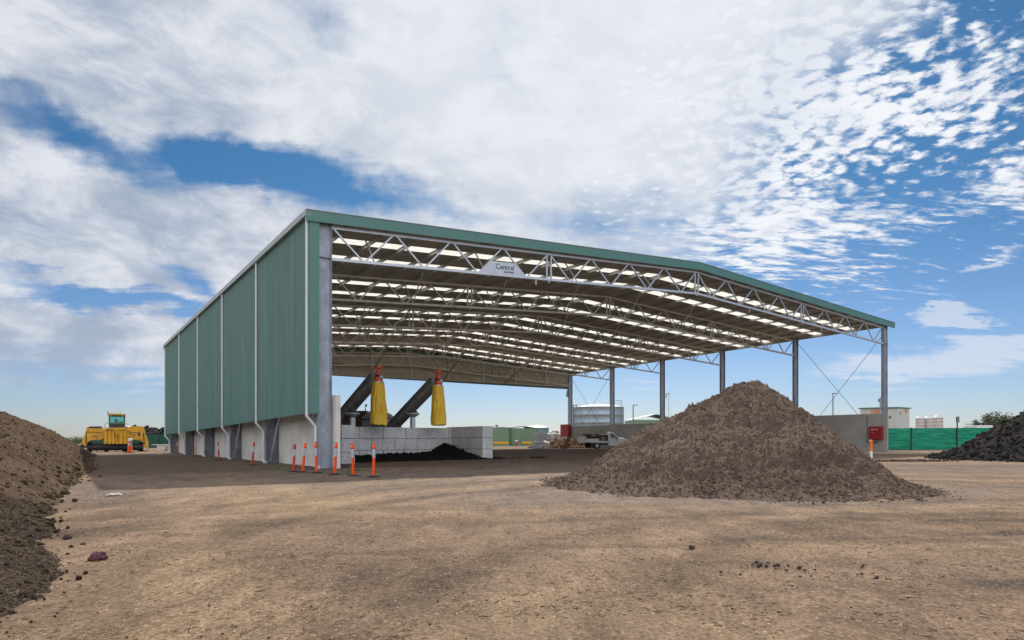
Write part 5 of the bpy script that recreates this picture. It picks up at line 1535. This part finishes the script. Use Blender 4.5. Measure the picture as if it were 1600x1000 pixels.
o, h = pole('vent_pipe', 'bent metal vent pipe rising behind the right shoulder of the soil mound', 1228, 70, 621.5)
MB().pipe([(0, 0, 0), (0, 0, h - .1), (-.85, 0, h - .1), (-.85, 0, h - .35)], .10, 10).build('pipe', M['galv'], o)
for pn in range(1): pass

# portable building
d = 62.0
xa, xc, xb = xat(1345, d + 1.5), xat(1401.5, d), xat(1423, d + 1.2)
z = gz(xc, d)
pbd = thing('portable_building', 'cream portable building with a green roof edge behind the last right column', 'building', (xc, d, z))
h = zat(637.5, d) - z
v1 = Vector((xa - xc, 1.6, 0)); v2 = Vector((xb - xc, 1.4, 0)) 
def quadbox(p0, e1, e2, z0, z1):
    v = []
    for zz_ in (z0, z1): v += [p0 + Vector((0, 0, zz_)), p0 + e1 + Vector((0, 0, zz_)), p0 + e1 + e2 + Vector((0, 0, zz_)), p0 + e2 + Vector((0, 0, zz_))]
    return MB().add(v, [(3, 2, 1, 0), (4, 5, 6, 7), (0, 1, 5, 4), (1, 2, 6, 5), (2, 3, 7, 6), (3, 0, 4, 7)])
quadbox(Vector((0, 0, 0)), v1, v2, .25, h).build('wall', M['cream'], pbd)
n1, n2 = v1.normalized(), v2.normalized()
quadbox(Vector((0, 0, 0)) - (n1 + n2) * .12, v1 + n1 * .24, v2 + n2 * .24, h + .002, h + .10).build('roof_edge', M['green_trim'], pbd)
quadbox(n1 * 1.05 - n2 * .02, n1 * .05, n2 * .03, .3, h - .1).build('corner_post', M['galv_dark'], pbd)
out1 = -n2 * .03
quadbox(n1 * 1.35 + out1, n1 * .75, n2 * .02, h - .52, h - .18).build('sign', M['text_s'], pbd) if False else None
quadbox(n1 * (v1.length * .45) + out1, n1 * .75, n2 * .02, h - .46, h - .10).build('sign', M['text_s'], pbd)
out2 = -n1 * .03
quadbox(n2 * (v2.length * .62) + out2, n2 * .45, n1 * .02, h - .40, h - .08).build('sign', M['text_s'], pbd)
quadbox(n2 * (v2.length * .22) + out2, n2 * .16, n1 * .02, h - .62, h - .34).build('window', M['tan_frame'], pbd)
quadbox(n1 * .45 + out1, n1 * .18, n2 * .02, h - .95, h - .72).build('meter_box', M['galv_dark'], pbd)
MB().tube((v1 * .45).to_tuple()[:2] + (h + .1,), (v1 * .45).to_tuple()[:2] + (h + 1.05,), .05, n=8).box(((v1 * .45).x - .08, (v1 * .45).y, h + .75), (.2, .1, .25)).build('mast', M['galv_dark'], pbd)

# silos
for px_, lb in ((1437.8, 'left most of three white domed tanks behind the green fence'), (1451.2, 'middle one of three white domed tanks behind the green fence'), (1465.5, 'right most and tallest of three white domed tanks behind the green fence')):
    x, y, z = ground_at(px_, 118 if px_ < 1460 else 112)
    o = thing('silo', lb, 'silo', (x, y, z), 0, 'white domed tanks')
    h = zat(654 if px_ < 1460 else 653, y) - z; rr = 6.3 / F * y
    if px_ > 1460: rr = 6.9 / F * y
    prof = [(rr, 0)]
    for q_ in range(8): prof += [(rr, h * (q_ + .9) / 8), (rr + .03, h * (q_ + .95) / 8), (rr, h * (q_ + 1) / 8)]
    b_ = MB().lathe(prof, n=28).build('shell', M['silo'], o)
    MB().lathe([(rr + .03, h), (rr * .85, h + .22), (rr * .45, h + .46), (.28, h + .52), (.28, h + .6), (.1, h + .62)], n=28).build('dome', M['white'], o)

# green shade cloth fences
def cloth_fence(label, p0, p1, h, posts, name='fence', mat='cloth', pr_=.045):
    o = thing(name, label, 'fence', (p0[0], p0[1], 0)); 
    P0_, P1_ = Vector((0, 0)), Vector((p1[0] - p0[0], p1[1] - p0[1])); L = (P1_ - P0_).length; dd = P1_ / L; nn = Vector((-dd.y, dd.x))
    for i in range(posts - 1):
        a, b = L * i / (posts - 1) + .03, L * (i + 1) / (posts - 1) - .03
        mb = MB(); nx, nz = 22, 8; v = []
        for jz in range(nz + 1):
            for ix in range(nx + 1):
                u = a + (b - a) * ix / nx; w_ = jz / nz
                off = .05 * mnoise.noise(Vector((u * .7, w_ * 2, i))) + .03 * mnoise.noise(Vector((u * 2.5, w_ * 5, i)))
                q_ = dd * u + nn * off; gx = gz(p0[0] + q_.x, p0[1] + q_.y)
                top = h + .02 * mnoise.noise(Vector((u * 1.3, 9, i)))
                v.append((q_.x, q_.y, gx + .04 + (top - .04) * w_))
        f = [(j * (nx + 1) + i_, j * (nx + 1) + i_ + 1, (j + 1) * (nx + 1) + i_ + 1, (j + 1) * (nx + 1) + i_) for j in range(nz) for i_ in range(nx)]
        mb.add(v, f, True).build('cloth_panel', M[mat], o, fix=False)
    for i in range(posts):
        q_ = dd * (L * i / (posts - 1)); gx = gz(p0[0] + q_.x, p0[1] + q_.y)
        MB().tube((q_.x - nn.x * .06, q_.y - nn.y * .06, gx - .1), (q_.x - nn.x * .06, q_.y - nn.y * .06, gx + h + .05), pr_, n=8).build('post', M['dark'], o)
    q_ = dd * 0; MB().tube((0, 0, gz(*p0) + .03), (P1_.x, P1_.y, gz(*p1) + .03), .02, n=5).build('bottom_wire', M['dark'], o)
    return o
d = 56.5
sp = 68 / F * d
xs_ = xat(1494, d) - 3 * sp
cloth_fence('long green shade cloth fence on the right beyond the last column', (xs_, d + .8), (xs_ + sp * 7, d - 1.2), 1.86, 8, pr_=.065)
cloth_fence('dark green shade cloth fence behind the yellow machine', (xat(140, 99), 99), (xat(330, 99), 99), 1.95, 8, mat='cloth2')
x, y = xat(1494.5, 56.1), 56.0
o = thing('sign_post', 'grey box sign on a post rising above the green fence', 'sign', (x, y, gz(x, y)))
MB().tube((0, 0, 0), (0, 0, zat(655, 56) - gz(x, y)), .05, n=8).build('post', M['dark'], o)
MB().box((0, -.05, zat(655.5, 56) - gz(x, y)), (.23, .12, .5)).build('sign_box', M['galv_dark'], o, bevel=.01)

# caravan / truck roof beyond the fence
d = 75; x, y, z = ground_at(1538, d)
o = thing('parked_truck', 'white parked truck whose roof rack shows above the green fence', 'truck', (x, y, z))
zt = zat(662.5, d) - z
MB().box((0, 1, zt / 2 + .1), (1.9, 2.2, zt - .5)).build('body', M['white'], o, bevel=.08)
MB().box((0, 1, zt + .03), (1.8, 2.0, .05)).build('roof_rack', M['dark'], o)
for sx_ in (-.7, .7): MB().tube((sx_, -.1, .4), (sx_, .15, .4), .4, n=18).build('wheel', M['black'], o)
MB().box((0, -.12, zt * .6), (1.4, .03, .5)).build('window', M['glass'], o)

# white trailer bin by the far left corner
x, y, z = ground_at(252, 72)
z = zat(706.5, 72)
o = thing('trough', 'low white trough with a flat rim at the far corner of the side wall', 'trough', (x, y, gz(x, y)))
MB().prism([(-.42, .0), (.42, .0), (.55, .56), (-.52, .56)], 0, .9).build('bin_body', M['cream'], o)
MB().box((-.28, .45, .60), (1.45, 1.1, .07)).build('rim', M['white'], o)
o2 = make_bollard('short orange bollard beside the white trough by the last downpipe', mat='orange', h=.75)
o2.location = (xat(258.8, 68), 68, gz(xat(258.8, 68), 68)); 

# ------------------------------------------------------------------ trees
def tree(label, px, d, pyt, w, mat, seed, name='tree', trunk_h=.35, nleaf=2600, group=None):
    x, y, z = ground_at(px, d); h = zat(pyt, d) - z
    o = thing(name, label, 'tree', (x, y, z), 0, group); rg = random.Random(seed)
    mb = MB(); mb.tube((0, 0, -.1), (.05 * h, 0, h * trunk_h), .035 * h, .025 * h, 8)
    tips = []
    for i in range(7):
        a = i * 2.4; r_ = w * rg.uniform(.2, .42); zt_ = h * rg.uniform(.6, .9)
        p1 = Vector((.05 * h, 0, h * trunk_h)); p2 = Vector((r_ * math.cos(a), r_ * math.sin(a), zt_))
        mid = (p1 + p2) / 2 + Vector((0, 0, .05 * h))
        mb.tube(p1, mid, .018 * h, .012 * h, 6); mb.tube(mid, p2, .012 * h, .005 * h, 6); tips += [p2, mid]
    mb.build('trunk', M['bark'], o)
    v, f = [], []; k_ = 0
    cl = [(t_ + Vector((rg.uniform(-1, 1), rg.uniform(-1, 1), rg.uniform(-.5, 1))) * .10 * h, rg.uniform(.10, .2) * w) for t_ in tips for _ in range(3)]
    for i in range(nleaf):
        c_, r_ = rg.choice(cl)
        dv = Vector((rg.gauss(0, 1), rg.gauss(0, 1), rg.gauss(0, .8))) * r_ * .62
        p_ = c_ + dv
        if p_.z < h * .22: continue
        s_ = rg.uniform(.02, .045) * h
        a_ = Vector((rg.uniform(-1, 1), rg.uniform(-1, 1), rg.uniform(-1, 1))).normalized() * s_
        b_ = a_.cross(Vector((rg.uniform(-1, 1), rg.uniform(-1, 1), rg.uniform(-1, 1)))).normalized() * s_ * .5
        v += [p_ - a_, p_ + b_, p_ + a_, p_ - b_]; f.append((k_, k_ + 1, k_ + 2, k_ + 3)); k_ += 4
    MB().add(v, f).build('crown', M[mat], o, fix=False)
    return o
tree('round grey green gum tree above the fence left of the black heap', 1560, 110, 645, 4.6, 'leaf', 3)
tree('small dark bushy tree left of the gum tree above the truck roof', 1538, 118, 656.5, 3.0, 'leaf', 5)
tree('gum tree partly hidden by the black heap, right of the other', 1577, 112, 651, 4.0, 'leaf', 8)
for i, (px_, pyt, lb) in enumerate([(113, 684, 'bright green bush left of the yellow machine, furthest left'), (121, 682.5, 'bright green bush nearest the yellow machine'), (104, 686, 'bright green bush mostly behind the windrow end'), (131, 684, 'bright green bush behind the left shoulder of the yellow machine')]):
    tree(lb, px_, 135, pyt, 3.2, 'leaf2', 20 + i, 'bush', .2, 1500)
